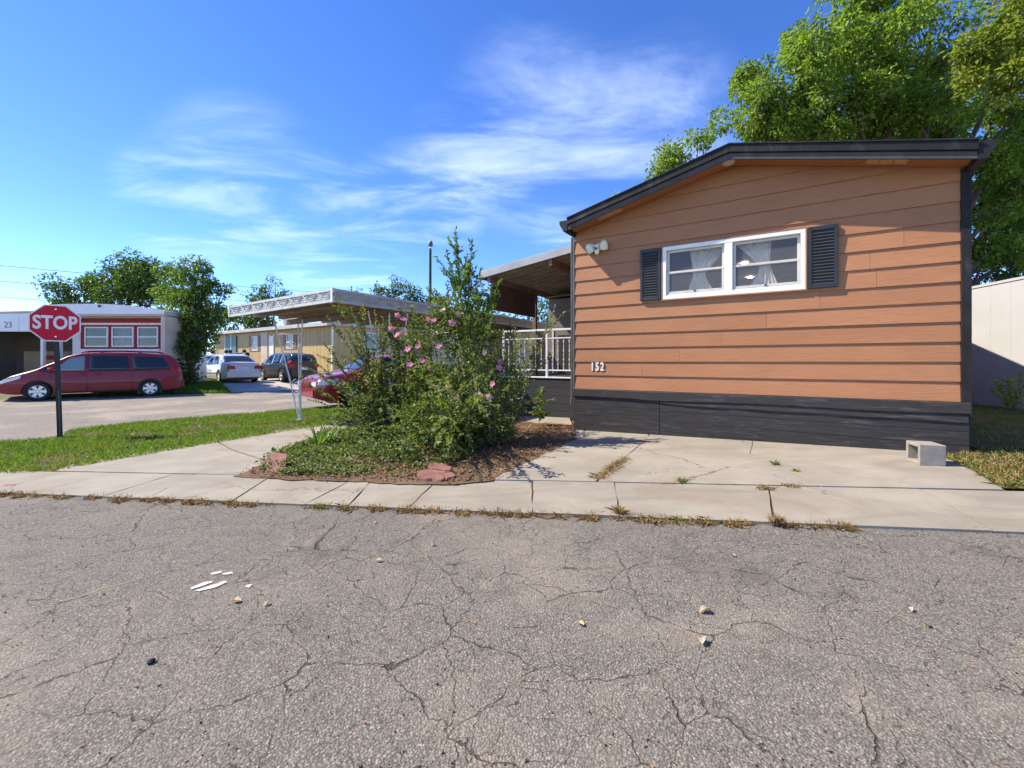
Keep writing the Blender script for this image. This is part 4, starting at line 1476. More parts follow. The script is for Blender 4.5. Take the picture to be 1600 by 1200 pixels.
def wheel(parent, x, y, r, side, rim='rim_metal', nsp=6):
    w_ = empty('wheel', parent, (x, y, r), (0, 0, 0 if side > 0 else math.pi))
    key = (round(r, 3), nsp)
    if key not in WHEEL_ME:
        ty = MB().lathe([(r * 0.62, -0.10), (r * 0.93, -0.105), (r * 0.985, -0.08), (r, -0.04), (r, 0.04), (r * 0.985, 0.08), (r * 0.93, 0.105), (r * 0.66, 0.10), (r * 0.62, 0.07)], (0, 0, 0), 'y', 28, False)
        t_o = ty.build('tyre', 'tyre', w_, smooth=True)
        mb = MB()
        ro = r * 0.655
        mb.lathe([(ro * 0.86, 0.055), (ro * 0.93, 0.098), (ro, 0.104), (ro, 0.06)], (0, 0, 0), 'y', 28, False)
        mb.lathe([(0.0, 0.098), (ro * 0.20, 0.096), (ro * 0.26, 0.08), (ro * 0.26, 0.03)], (0, 0, 0), 'y', 16)
        for i in range(nsp):
            a = 2 * math.pi * i / nsp
            ca, sa = math.cos(a), math.sin(a)
            w0, w1 = ro * 0.17, ro * 0.25
            pts = []
            for (rr, ww) in ((ro * 0.16, w0), (ro * 0.92, w1)):
                for sg_ in (-1, 1):
                    pts.append((rr * ca - sg_ * ww * sa, rr * sa + sg_ * ww * ca))
            q = [pts[0], pts[2], pts[3], pts[1]]
            mb.add([(px_, 0.045, pz_) for px_, pz_ in q] + [(px_, 0.090, pz_) for px_, pz_ in q], [(3, 2, 1, 0), (4, 5, 6, 7), (0, 1, 5, 4), (1, 2, 6, 5), (2, 3, 7, 6), (3, 0, 4, 7)])
        r_o = mb.build('rim', rim, w_, smooth=True)
        h_o = MB().lathe([(0.01, 0.042), (ro * 0.95, 0.042), (ro * 0.95, 0.0)], (0, 0, 0), 'y', 20).build('hub', 'black_plastic', w_)
        WHEEL_ME[key] = (t_o.data, r_o.data, h_o.data)
    else:
        for nm, me in zip(('tyre', 'rim', 'hub'), WHEEL_ME[key]):
            share(nm, me, w_)
    return w_


class Car:
    def __init__(s, name, label, cat, loc, heading, L, W, H, top, belt, paintm, wr, xf, xr, group=None, bottom=0.20, tumble=0.24, glass='car_glass', nsp=6):
        s.L, s.W, s.H, s.top, s.belt, s.bottom, s.tumble = L, W, H, top, belt, bottom, tumble
        s.root = thing(name, label, cat, loc, heading, group)
        s.glass = glass
        N = 56
        mb = MB()
        rings = []
        xs = [-L / 2 + L * (0.5 - 0.5 * math.cos(math.pi * i / N)) * 0.5 + L * i / N * 0.5 for i in range(N + 1)]
        for x in xs:
            zt, zb = interp(top, x), s.zb(x)
            ring = []
            ns = 12
            sidez = [zb + (zt - 0.035 - zb) * (k / (ns - 1)) for k in range(ns)]
            half = [(0.0, zb), (s.w(x, zb) * 0.9, zb)]
            half += [(s.w(x, z), z) for z in sidez]
            wt = s.w(x, zt)
            half += [(wt * 0.965, zt - 0.012), (wt * 0.84, zt + 0.004), (wt * 0.45, zt + 0.018), (0.0, zt + 0.022)]
            full = half + [(-y, z) for y, z in half[-2:0:-1]]
            rings.append([(x, y, z) for y, z in full])
        n = len(rings[0])
        for r_ in rings:
            mb.v += r_
        for i in range(N):
            for k in range(n):
                k2 = (k + 1) % n
                mb.f.append((i * n + k, i * n + k2, (i + 1) * n + k2, (i + 1) * n + k))
        mb.f.append(tuple(reversed(range(n))))
        mb.f.append(tuple(range(N * n, N * n + n)))
        body = mb.build('body', paintm, s.root, smooth=True)
        # wheel arches
        cut = MB()
        for x in (xf, xr):
            for sd in (-1, 1):
                cut.lathe([(wr + 0.055, -0.17), (wr + 0.055, 0.17)], (x, sd * (W / 2 - 0.06), wr + 0.01), 'y', 28)
        co = cut.build('cutter', None, s.root)
        md = body.modifiers.new('b', 'BOOLEAN')
        md.operation = 'DIFFERENCE'
        md.solver = 'EXACT'
        md.object = co
        dg = bpy.context.evaluated_depsgraph_get()
        me = bpy.data.meshes.new_from_object(body.evaluated_get(dg))
        body.modifiers.clear()
        if len(me.polygons) > 100:
            body.data = me
            me.set_sharp_from_angle(angle=R(32))
        bpy.data.objects.remove(co)
        s.body = body
        liner = MB()
        for x in (xf, xr):
            liner.box(x - wr - 0.04, x + wr + 0.04, -W / 2 + 0.223, W / 2 - 0.223, 0.12, wr * 2)
        liner.build('wheel_well', 'black_plastic', s.root)
        for x in (xf, xr):
            for sd in (-1, 1):
                wheel(s.root, x, sd * (W / 2 - 0.115), wr, sd, nsp=nsp)

    def zb(s, x):
        t = abs(x) / (s.L / 2)
        return s.bottom + 0.10 * max(0, (t - 0.80) / 0.20) ** 1.6

    def w(s, x, z):
        t = abs(2 * x / s.L)
        plan = s.W / 2 * (1 - 0.20 * t ** 7 - 0.04 * t ** 2.5)
        if z < s.belt:
            k = (z - s.bottom) / (s.belt - s.bottom)
            return plan * (0.955 + 0.045 * math.sin(math.pi * min(1, max(0, k * 0.92 + 0.08))))
        k = (z - s.belt) / max(0.1, s.H - s.belt)
        return plan * (0.967 - s.tumble * k ** 1.12)

    def patch(s, mb, pts, side, off, n=6):
        """four corners (x, z) on the flank -> bilinear patch following the body"""
        b = len(mb.v)
        for j in range(n + 1):
            for i in range(n + 1):
                u, v = i / n, j / n
                x = (pts[0][0] * (1 - u) + pts[1][0] * u) * (1 - v) + (pts[3][0] * (1 - u) + pts[2][0] * u) * v
                z = (pts[0][1] * (1 - u) + pts[1][1] * u) * (1 - v) + (pts[3][1] * (1 - u) + pts[2][1] * u) * v
                mb.v.append((x, side * (s.w(x, z) + off), z))
        for j in range(n):
            for i in range(n):
                a = b + j * (n + 1) + i
                mb.f.append((a, a + 1, a + n + 2, a + n + 1))
        return mb

    def flank(s, name, pts, m, off=0.006, sides=(-1, 1), n=6, th=0.0):
        for sd in sides:
            o = s.patch(MB(), pts, sd, off, n).build(name, m, s.root, smooth=True)
            sm_ = o.modifiers.new('s', 'SOLIDIFY')
            sm_.thickness = max(0.004, off - 0.001)
            sm_.offset = -sd if False else 0.0

    def topstrip(s, name, x0, x1, f0, f1, m, off=0.008, zoff=0.0):
        """glass lying on the roof line between stations x0 and x1, covering +-f of the width"""
        mb = MB()
        nx, ny = 8, 10
        for i in range(nx + 1):
            x = x0 + (x1 - x0) * i / nx
            zt = interp(s.top, x)
            dx = 0.02
            sl_ = (interp(s.top, x + dx) - interp(s.top, x - dx)) / (2 * dx)
            nl = math.hypot(sl_, 1)
            f = f0 + (f1 - f0) * i / nx
            for j in range(ny + 1):
                y = -1 + 2 * j / ny
                ww = s.w(x, zt) * f
                ay = abs(y) * f
                crown = 0.022 * (1 - ay ** 2) - (0.012 if ay > 0.93 else 0.0)
                mb.v.append((x - sl_ / nl * off, y * ww, zt + crown + off / nl + zoff))
        for i in range(nx):
            for j in range(ny):
                a = i * (ny + 1) + j
                mb.f.append((a, a + 1, a + ny + 2, a + ny + 1))
        o = mb.build(name, m, s.root, smooth='all')
        sm_ = o.modifiers.new('s', 'SOLIDIFY')
        sm_.thickness = 0.006
        return o

    def end(s, name, pts, m, rear=True, off=0.012, th=0.02):
        """a plate on the front or rear end: pts (y, z); hugs the bumper"""
        sx_ = -1 if rear else 1
        x = sx_ * (s.L / 2 - 0.015)
        return MB().prism([(x, y, z) for y, z in pts], (sx_ * (0.015 + off), 0, 0)).build(name, m, s.root, bevel=0.004)


def car_pt(u, v_, y):
    p = at(u, v_, y)
    return Vector((p.x, p.y, gz(p.x, p.y)))


# burgundy minivan ----------------------------------------------------------
rw, fw = Vector((-14.18, 17.0)), Vector((-16.50, 15.0))
mid = (rw + fw) / 2
hd_ = (fw - rw).normalized()
ctr = mid - hd_ * 0.02
head = math.atan2(hd_.y, hd_.x)
V = Car('minivan', 'burgundy minivan with roof rails parked across the street before the white home', 'minivan',
        (ctr.x - 0.75, ctr.y + 0.95, gz(ctr.x, ctr.y) - 0.012), head, 5.08, 1.96, 1.72,
        [(-2.54, 0.98), (-2.50, 1.10), (-2.40, 1.30), (-2.22, 1.56), (-2.05, 1.67), (-1.2, 1.725), (-0.2, 1.735), (0.45, 1.70), (0.75, 1.62), (1.25, 1.32), (1.62, 1.10), (1.85, 1.01), (2.15, 0.90), (2.40, 0.74), (2.52, 0.60), (2.54, 0.52)],
        1.02, 'paint_burgundy', 0.335, 1.535, -1.495, bottom=0.24, tumble=0.20)
V.flank('side_window', [(0.36, 1.05), (1.20, 1.05), (0.72, 1.53), (0.36, 1.60)], 'car_glass_sheen')
V.flank('side_window', [(-0.92, 1.06), (0.22, 1.05), (0.22, 1.60), (-0.84, 1.60)], 'car_glass')
V.flank('side_window', [(-2.14, 1.10), (-1.04, 1.06), (-0.95, 1.59), (-1.92, 1.56)], 'car_glass')
V.flank('quarter_window', [(1.28, 1.04), (1.52, 1.04), (1.30, 1.20), (1.20, 1.18)], 'car_glass')
for (a, b, c, d) in ((0.29, 0.30, 0.27, 1.64), (-0.97, 0.30, -0.95, 1.03), (1.19, 0.42, 1.24, 1.02)):
    V.flank('door_seam', [(a - 0.009, b), (a + 0.009, b), (c + 0.009, d), (c - 0.009, d)], 'black_plastic', 0.003)
V.flank('belt_strip', [(-2.12, 1.030), (1.5, 1.015), (1.5, 1.035), (-2.12, 1.052)], 'black_plastic', 0.008)
V.flank('side_molding', [(-1.10, 0.565), (1.10, 0.525), (1.10, 0.575), (-1.10, 0.615)], 'paint_burgundy', 0.022)
V.flank('sill', [(-1.10, 0.25), (1.12, 0.25), (1.12, 0.31), (-1.10, 0.31)], 'black_plastic', 0.012)
for hx in (0.42, -0.02):
    V.flank('door_handle', [(hx - 0.09, 0.90), (hx + 0.09, 0.90), (hx + 0.09, 0.94), (hx - 0.09, 0.94)], 'paint_burgundy', 0.035, n=2)
V.topstrip('windshield', 0.72, 1.70, 0.86, 0.90, 'car_glass')
V.topstrip('rear_window', -2.44, -2.12, 0.84, 0.84, 'car_glass')
V.flank('tail_light', [(-2.515, 0.93), (-2.27, 0.98), (-2.10, 1.10), (-2.43, 1.20)], 'tail_red', 0.012)
V.flank('headlight', [(1.95, 0.80), (2.50, 0.58), (2.44, 0.70), (1.92, 0.92)], 'lamp_clear', 0.012)
V.end('rear_bumper', [(-0.78, 0.34), (0.78, 0.34), (0.78, 0.62), (-0.78, 0.62)], 'paint_burgundy', True, 0.05)
for sd in (-1, 1):
    mb = MB()
    mb.tube([(-1.95, sd * 0.66, 1.70), (-1.80, sd * 0.66, 1.775), (-0.6, sd * 0.66, 1.80), (0.30, sd * 0.66, 1.775), (0.45, sd * 0.66, 1.715)], 0.020, 6)
    for xx in (-1.2, -0.1):
        mb.box(xx - 0.05, xx + 0.05, sd * 0.66 - 0.018, sd * 0.66 + 0.018, 1.715, 1.79)
    mb.build('roof_rail', 'black_plastic', V.root, smooth=True)
    MB().lathe([(0.0, -0.09), (0.07, -0.07), (0.085, 0.0), (0.07, 0.06), (0.0, 0.075)], (1.22, sd * 1.06, 1.09), 'x', 10).build('side_mirror', 'paint_burgundy', V.root, smooth=True)

# silver sedan: rear three-quarter view ------------------------------------
def sedan_top(s=1.0):
    return [(-2.42, 0.86), (-2.38, 1.00), (-1.75, 1.06), (-1.10, 1.36), (-0.60, 1.46), (0.05, 1.475), (0.50, 1.40), (1.20, 1.05), (1.42, 0.98), (2.10, 0.84), (2.34, 0.70), (2.42, 0.52)]


sp = Vector((-15.5, 23.9))
sh_ = math.atan2(0.66, -0.75)
SD = Car('sedan', 'silver white sedan seen from behind on the driveway of the yellow home', 'car', (sp.x, sp.y, gz(sp.x, sp.y)), sh_, 4.81, 1.80, 1.49,
         sedan_top(), 0.90, 'paint_silver', 0.315, 1.40, -1.33, bottom=0.19, tumble=0.26)
SD.flank('side_window', [(0.02, 0.94), (1.12, 0.94), (0.56, 1.33), (0.02, 1.39)], 'car_glass')
SD.flank('side_window', [(-1.20, 0.97), (-0.06, 0.94), (-0.06, 1.39), (-0.80, 1.36)], 'car_glass')
SD.flank('door_seam', [(-0.03, 0.3), (-0.015, 0.3), (-0.015, 1.38), (-0.03, 1.38)], 'black_plastic', 0.003)
SD.flank('door_seam', [(1.08, 0.35), (1.095, 0.35), (1.155, 0.9), (1.14, 0.9)], 'black_plastic', 0.003)
SD.flank('side_molding', [(-0.95, 0.50), (1.05, 0.48), (1.05, 0.53), (-0.95, 0.55)], 'paint_silver', 0.02)
SD.topstrip('rear_window', -1.72, -0.98, 0.90, 0.86, 'car_glass')
SD.topstrip('windshield', 0.48, 1.22, 0.86, 0.90, 'car_glass')
for sd in (-1, 1):
    SD.end('tail_light', [(sd * 0.42, 0.72), (sd * 0.80, 0.70), (sd * 0.80, 0.90), (sd * 0.46, 0.88)], 'tail_red', True, 0.02)
SD.flank('tail_light', [(-2.40, 0.70), (-2.18, 0.76), (-2.20, 0.88), (-2.40, 0.90)], 'tail_red', 0.012)
SD.end('bumper', [(-0.80, 0.30), (0.80, 0.30), (0.80, 0.58), (-0.80, 0.58)], 'paint_silver', True, 0.06)
SD.end('licence_plate', [(-0.17, 0.68), (0.17, 0.68), (0.17, 0.82), (-0.17, 0.82)], 'lamp_clear', True, 0.022)
SD.end('trunk_trim', [(-0.36, 0.835), (0.36, 0.835), (0.36, 0.87), (-0.36, 0.87)], 'chrome', True, 0.018)
for sd in (-1, 1):
    MB().lathe([(0.0, -0.07), (0.06, -0.05), (0.07, 0.0), (0.0, 0.06)], (1.0, sd * 0.98, 0.98), 'x', 10).build('side_mirror', 'paint_silver', SD.root, smooth=True)

# charcoal hatchback / suv -------------------------------------------------
sp = Vector((-12.7, 24.65))
SU = Car('suv', 'charcoal crossover car parked beside the silver sedan', 'car', (sp.x, sp.y, gz(sp.x, sp.y)), math.atan2(0.66, -0.75), 4.40, 1.78, 1.56,
         [(-2.28, 0.95), (-2.24, 1.08), (-2.0, 1.34), (-1.70, 1.49), (-0.9, 1.56), (0.1, 1.56), (0.55, 1.49), (1.22, 1.12), (1.45, 1.04), (2.02, 0.92), (2.20, 0.78), (2.28, 0.55)],
         0.98, 'paint_charcoal', 0.335, 1.33, -1.32, bottom=0.22, tumble=0.22)
SU.flank('side_window', [(0.10, 1.02), (1.14, 1.02), (0.60, 1.42), (0.10, 1.48)], 'car_glass')
SU.flank('side_window', [(-1.02, 1.03), (0.0, 1.02), (0.0, 1.48), (-0.98, 1.48)], 'car_glass')
SU.flank('quarter_window', [(-1.86, 1.10), (-1.12, 1.04), (-1.08, 1.48), (-1.62, 1.42)], 'car_glass')
SU.flank('door_seam', [(0.04, 0.3), (0.056, 0.3), (0.056, 1.5), (0.04, 1.5)], 'black_plastic', 0.003)
SU.topstrip('windshield', 0.56, 1.28, 0.86, 0.90, 'car_glass')
SU.topstrip('rear_window', -2.18, -1.76, 0.84, 0.82, 'car_glass')
SU.flank('tail_light', [(-2.20, 0.88), (-2.00, 0.94), (-1.95, 1.10), (-2.15, 1.14)], 'tail_red', 0.012)
for sd in (-1, 1):
    SU.end('tail_light', [(sd * 0.50, 0.80), (sd * 0.76, 0.78), (sd * 0.76, 0.96), (sd * 0.54, 0.94)], 'tail_red', True, 0.02)
SU.end('licence_plate', [(-0.17, 0.66), (0.17, 0.66), (0.17, 0.80), (-0.17, 0.80)], 'lamp_clear', True, 0.02)
SU.flank('headlight', [(1.80, 0.78), (2.22, 0.68), (2.18, 0.80), (1.78, 0.90)], 'lamp_clear', 0.012)
SU.flank('sill', [(-0.95, 0.23), (0.95, 0.23), (0.95, 0.32), (-0.95, 0.32)], 'black_plastic', 0.012)

# black car mostly behind the tree -------------------------------------------
sp = Vector((-19.6, 27.3))
BK = Car('black_car', 'black car with a pale reflecting windscreen half behind the bushy roadside tree', 'car', (sp.x, sp.y, gz(sp.x, sp.y)), math.atan2(-0.93, 0.36), 4.7, 1.84, 1.5,
         [(-2.35, 0.86), (-2.30, 1.02), (-1.70, 1.10), (-1.05, 1.40), (-0.60, 1.49), (0.05, 1.50), (0.50, 1.42), (1.20, 1.06), (1.42, 0.99), (2.08, 0.86), (2.30, 0.72), (2.35, 0.54)],
         0.92, 'paint_black', 0.325, 1.38, -1.34, bottom=0.20, tumble=0.25)
BK.flank('side_window', [(0.02, 0.96), (1.12, 0.96), (0.56, 1.35), (0.02, 1.41)], 'car_glass')
BK.flank('side_window', [(-1.20, 0.99), (-0.06, 0.96), (-0.06, 1.41), (-0.80, 1.38)], 'car_glass')
BK.topstrip('windshield', 0.48, 1.22, 0.86, 0.90, 'car_glass_sheen')
BK.topstrip('rear_window', -1.68, -0.95, 0.88, 0.86, 'car_glass')
for sd in (-1, 1):
    BK.end('headlight', [(sd * 0.45, 0.62), (sd * 0.78, 0.62), (sd * 0.78, 0.74), (sd * 0.45, 0.72)], 'lamp_clear', False, 0.012)
BK.end('grille', [(-0.4, 0.36), (0.4, 0.36), (0.4, 0.60), (-0.4, 0.60)], 'black_plastic', False, 0.012)

# crimson car by the carport ---------------------------------------------------
sp = Vector((-3.85, 13.35))
RC = Car('red_car', 'crimson car parked along the street beside the carport and behind the shrub', 'car', (sp.x, sp.y, gz(sp.x, sp.y)), math.atan2(-0.658, -0.753), 4.6, 1.80, 1.46,
         [(-2.30, 0.84), (-2.26, 0.98), (-1.70, 1.06), (-1.05, 1.36), (-0.60, 1.45), (0.05, 1.46), (0.50, 1.38), (1.20, 1.02), (1.42, 0.96), (2.05, 0.86), (2.24, 0.76), (2.30, 0.55)],
         0.90, 'paint_crimson', 0.32, 1.36, -1.32, bottom=0.19, tumble=0.25)
RC.flank('side_window', [(0.02, 0.94), (1.12, 0.94), (0.56, 1.31), (0.02, 1.37)], 'car_glass')
RC.flank('side_window', [(-1.20, 0.96), (-0.06, 0.94), (-0.06, 1.37), (-0.80, 1.34)], 'car_glass')
RC.topstrip('windshield', 0.48, 1.22, 0.86, 0.90, 'car_glass')
RC.topstrip('rear_window', -1.68, -0.95, 0.88, 0.86, 'car_glass')
RC.flank('headlight', [(1.78, 0.66), (2.26, 0.60), (2.20, 0.76), (1.74, 0.80)], 'lamp_clear', 0.012)
for sd in (-1, 1):
    RC.end('headlight', [(sd * 0.45, 0.60), (sd * 0.80, 0.60), (sd * 0.80, 0.72), (sd * 0.45, 0.70)], 'lamp_clear', False, 0.012)
RC.end('bumper', [(-0.62, 0.30), (0.62, 0.30), (0.62, 0.50), (-0.62, 0.50)], 'paint_crimson', False, 0.03)


# ================================================================== NEIGHBOURING HOMES
def win_unit(parent, x0, x1, z0, z1, y, fm='white_vinyl', fw_=0.05, name='window', glassm='home_glass', hung=True, blind='room_wall'):
    """window on a wall that faces local -y"""
    w_ = empty(name, parent, (x0, y, z0))
    W_, H_ = x1 - x0, z1 - z0
    mb = MB()
    mb.box(0, W_, -0.05, 0.0, 0, fw_)
    mb.box(0, W_, -0.05, 0.0, H_ - fw_, H_)
    mb.box(0, fw_, -0.05, 0.0, fw_ + .0005, H_ - fw_ - .0005)
    mb.box(W_ - fw_, W_, -0.05, 0.0, fw_ + .0005, H_ - fw_ - .0005)
    if hung:
        mb.box(fw_ + .0005, W_ - fw_ - .0005, -0.04, -0.002, H_ * 0.5 - 0.03, H_ * 0.5 + 0.03)
    mb.build('frame', fm, w_)
    MB().box(fw_, W_ - fw_, -0.026, -0.018, fw_, H_ - fw_).build('pane', glassm, w_)
    MB().box(fw_ * 0.5, W_ - fw_ * 0.5, -0.010, -0.002, fw_ * 0.5, H_ - fw_ * 0.5).build('blind', blind, w_)
    return w_


wh = thing('white_home', 'white mobile home with red trimmed triple window behind the burgundy minivan', 'house', (-20.2, 20.0, 0.0), 0.0)
WHW, WHD = 4.62, 2.2
MB().box(0, WHW, 0, WHD, -0.2, 3.12).build('wall', 'home_white', wh)
npn = 13
for i in range(npn):
    a = 0.02 + i * (WHW - 0.04) / npn
    MB().box(a, a + (WHW - 0.04) / npn - 0.012, -0.018, -0.001, 0.35, 2.90).build('wall_panel', 'home_white', wh)
MB().box(-0.02, WHW + 0.0, -0.050, -0.019, 2.88, 3.08).build('trim_band', 'red_trim', wh)
# bowed roof with a deep overhang
arc = [(-0.35 + (WHW + 0.55) * i / 16, 3.36 + 0.30 * (1 - ((i - 6) / 10.0) ** 2 * (1.0 if i > 6 else 0.35))) for i in range(17)]
mb = MB()
mb.prism([(x, -0.75, z) for x, z in arc] + [(arc[-1][0], -0.75, 3.16), (arc[0][0], -0.75, 3.16)], (0, WHD + 1.0, 0))
mb.build('roof', 'roof_grey', wh)
MB().prism([(x, -0.78, z - 0.012) for x, z in arc] + [(arc[-1][0], -0.78, 3.21), (arc[0][0], -0.78, 3.21)], (0, 0.027, 0)).build('fascia', 'home_white', wh)
for k, (y0, z0) in enumerate(((-0.74, 3.125), (-0.52, 3.10), (-0.30, 3.075))):
    MB().box(arc[0][0] + 0.03, arc[-1][0] - 0.03, y0, y0 + 0.20, z0, z0 + 0.033).build('soffit_strip', 'home_beige', wh)
MB().box(WHW + 0.003, WHW + 0.18, -0.70, 0.3, -0.1, 3.12).build('wing_wall', 'home_beige', wh)
MB().box(WHW - 0.13, WHW, -0.045, -0.019, 0.2, 2.87).build('corner_trim', 'home_beige', wh)
MB().box(0.42, WHW - 0.42, -0.044, -0.019, 1.68, 2.78).build('window_surround', 'red_trim', wh)
for (a, b) in ((0.54, 1.63), (1.78, 2.80), (2.96, 3.92)):
    win_unit(wh, a + 0.1, b + 0.08, 1.77, 2.69, -0.045, fw_=0.055, blind='curtain_lace')
MB().lathe([(0, 0.0), (0.06, -0.01), (0.06, -0.05), (0, -0.05)], (2.0, -0.78, 3.55), 'y', 10).build('vent', 'black_plastic', wh)
MB().box(-0.06, 0.06, -0.60, -0.48, -0.2, 3.12).build('post', 'white_metal', wh)
MB().box(-0.002 - 0.12, -0.07, -0.55, -0.53, -0.1, 2.3).build('trim_strip', 'red_trim', wh)
# open carport on the left
MB().prism([(-7.5, -0.9, 2.42), (-0.36, -0.9, 2.42), (-0.36, -0.9, 3.24), (-4.0, -0.9, 3.18), (-7.5, -0.9, 3.05)], (0, 0.05, 0)).build('carport_fascia', 'home_white', wh)
for i in range(7):
    MB().box(-7.4 + i * 1.0, -7.4 + i * 1.0 + 0.97, -0.925, -0.901, 2.44, 3.04).build('fascia_panel', 'home_white', wh)
MB().box(-7.5, -0.36, -0.85, 6.0, 3.00, 3.05).build('carport_roof', 'awning_under', wh)
MB().prism([(-7.5, -0.95, 3.06), (-4.0, -0.95, 3.19), (-0.37, -0.95, 3.25), (-0.37, -0.95, 3.33), (-4.0, -0.95, 3.27), (-7.5, -0.95, 3.13)], (0, 0.6, 0)).build('roof_edge', 'roof_grey', wh)
MB().box(-7.5, -0.4, 4.2, 4.3, -0.2, 3.0).build('carport_wall', 'grey_brown_wall', wh)
MB().box(-7.5, -7.4, -0.8, 4.2, -0.2, 3.0).build('carport_wall', 'grey_brown_wall', wh)
for x in (-0.5, -3.95, -7.35):
    MB().box(x - 0.06, x + 0.06, -0.84, -0.72, -0.2, 3.0).build('post', 'white_metal', wh)
text_mesh('23', 0.38, 0.006, 'house_number', 'wood_grey', wh, (-1.88, -0.933, 2.70), sx=0.95)
cb = thing('storage_cabinet', 'tan storage cabinet standing in the shade of the left carport', 'cabinet', (-23.2, 22.2, 0.0))
MB().box(-1.7, 0.6, 0, 0.7, 0, 1.62).build('body', 'tan_panel', cb)
MB().box(-1.65, -0.56, -0.025, -0.001, 0.1, 1.55).build('door', 'tan_panel', cb)
MB().box(-0.54, 0.55, -0.025, -0.001, 0.1, 1.55).build('door', 'tan_panel', cb)
MB().box(-0.7, -0.1, -0.03, -0.026, 1.20, 1.42).build('notice', 'red_trim', cb)

YA, YB = Vector((-24.7, 36.0, 0)), Vector((-10.9, 26.4, 0))
YL = (YB - YA).length
yrz = math.atan2(YB.y - YA.y, YB.x - YA.x)
yh = thing('yellow_home', 'long yellow panelled mobile home with grey roof and brown shutters', 'house', YA, yrz)
YD = (YB - YA).normalized()


def ys(u):
    """distance along the yellow front wall seen at picture column u"""
    k = (u - 800) / FPX
    return (k * YA.y - YA.x) / (YD.x - k * YD.y)


def yz(u, v):
    s_ = ys(u)
    return EYE + (565 - v) / FPX * (YA.y + YD.y * s_)


MB().box(0, YL, 0, 8.0, -0.3, 3.28).build('wall', 'cream_siding', yh)
npn = 42
for i in range(npn):
    a = 0.01 + i * (YL - 0.02) / npn
    MB().box(a, a + (YL - 0.02) / npn - 0.02, -0.022, -0.001, 0.5, 3.20).build('wall_panel', 'cream_siding', yh)
for i in range(20):
    a = 0.02 + i * 7.9 / 20
    MB().box(YL + 0.001, YL + 0.022, a, a + 7.9 / 20 - 0.02, 0.5, 3.20).build('wall_panel', 'cream_siding', yh)
MB().prism([(-0.3, -0.5, 3.29), (-0.3, -0.5, 3.46), (-0.3, 4.0, 4.0), (-0.3, 8.5, 3.46), (-0.3, 8.5, 3.29)], (YL + 0.6, 0, 0)).build('roof', 'roof_grey', yh)
MB().box(-0.32, YL + 0.32, -0.55, -0.502, 3.25, 3.47).build('fascia', 'roof_grey', yh)
MB().box(YL - 0.06, YL + 0.035, -0.035, 0.06, 0.3, 3.24).build('corner_trim', 'white_vinyl', yh)
MB().box(0, YL, -0.06, -0.023, -0.3, 0.45).build('skirting', 'home_beige', yh)
for (ua, ub, va, vb) in ((395, 404, 526, 548), (449, 459, 522, 545)):
    a, b = ys(ua), ys(ub)
    z1, z0 = yz(ua, va), yz(ua, vb)
    win_unit(yh, a, b, z0, z1, -0.024, fw_=0.07)
    for (c, d) in ((a - 0.42, a - 0.03), (b + 0.03, b + 0.42)):
        MB().box(c, d, -0.06, -0.023, z0 - 0.03, z1 + 0.03).build('shutter', 'shutter_brown', yh)
a, b = ys(353.5), ys(362)
for (ua, ub, m__) in ((353.5, 362, 'teal_door'), (423, 428, 'white_vinyl')):
    a, b = ys(ua), ys(ub)
    d_ = MB().box(a, b, -0.07, -0.023, 0.75, yz(ua, 525)).build('door', m__, yh)
    MB().box(a - 0.09, a - 0.002, -0.08, -0.023, 0.7, yz(ua, 525) + 0.08).build('door_trim', 'white_vinyl', yh)
    MB().box(b + 0.002, b + 0.09, -0.08, -0.023, 0.7, yz(ua, 525) + 0.08).build('door_trim', 'white_vinyl', yh)
MB().box(ys(365), ys(371), -0.10, -0.0725, 1.3, yz(366, 525)).build('storm_door', 'teal_door', yh)
MB().box(ys(409), ys(419), -0.07, -0.023, 0.5, 3.2).build('entry_panel', 'home_beige', yh)
# end wall window with brown shutters, facing right
z0, z1 = 1.75, 3.0
er = empty('window', yh, (YL + 0.023, 2.2, z0), (0, 0, R(90)))
mb = MB()
mb.box(0, 1.2, -0.05, 0, 0, 0.07)
mb.box(0, 1.2, -0.05, 0, z1 - z0 - 0.07, z1 - z0)
mb.box(0, 0.07, -0.05, 0, 0.0705, z1 - z0 - 0.0705)
mb.box(1.13, 1.2, -0.05, 0, 0.0705, z1 - z0 - 0.0705)
mb.build('frame', 'white_vinyl', er)
MB().box(0.07, 1.13, -0.03, -0.02, 0.07, z1 - z0 - 0.07).build('pane', 'home_glass', er)
MB().box(0.05, 1.15, -0.012, -0.004, 0.05, z1 - z0 - 0.05).build('blind', 'sash_white', er)
for c in (1.62, 3.43):
    MB().box(YL + 0.023, YL + 0.06, c, c + 0.52, z0, z1).build('shutter', 'shutter_brown', yh)
chx = (ys(430) + ys(443)) / 2
MB().box(chx - 0.45, chx + 0.45, 1.0, 1.8, 3.4, 4.62).build('chimney', 'tan_panel', yh, bevel=0.01)
vx = ys(420)
vt = MB().lathe([(0.20, 0), (0.20, 0.5), (0.32, 0.52), (0.32, 0.68), (0.0, 0.75)], (vx, 1.2, 3.55), 'z', 12).build('roof_vent', 'white_metal', yh)

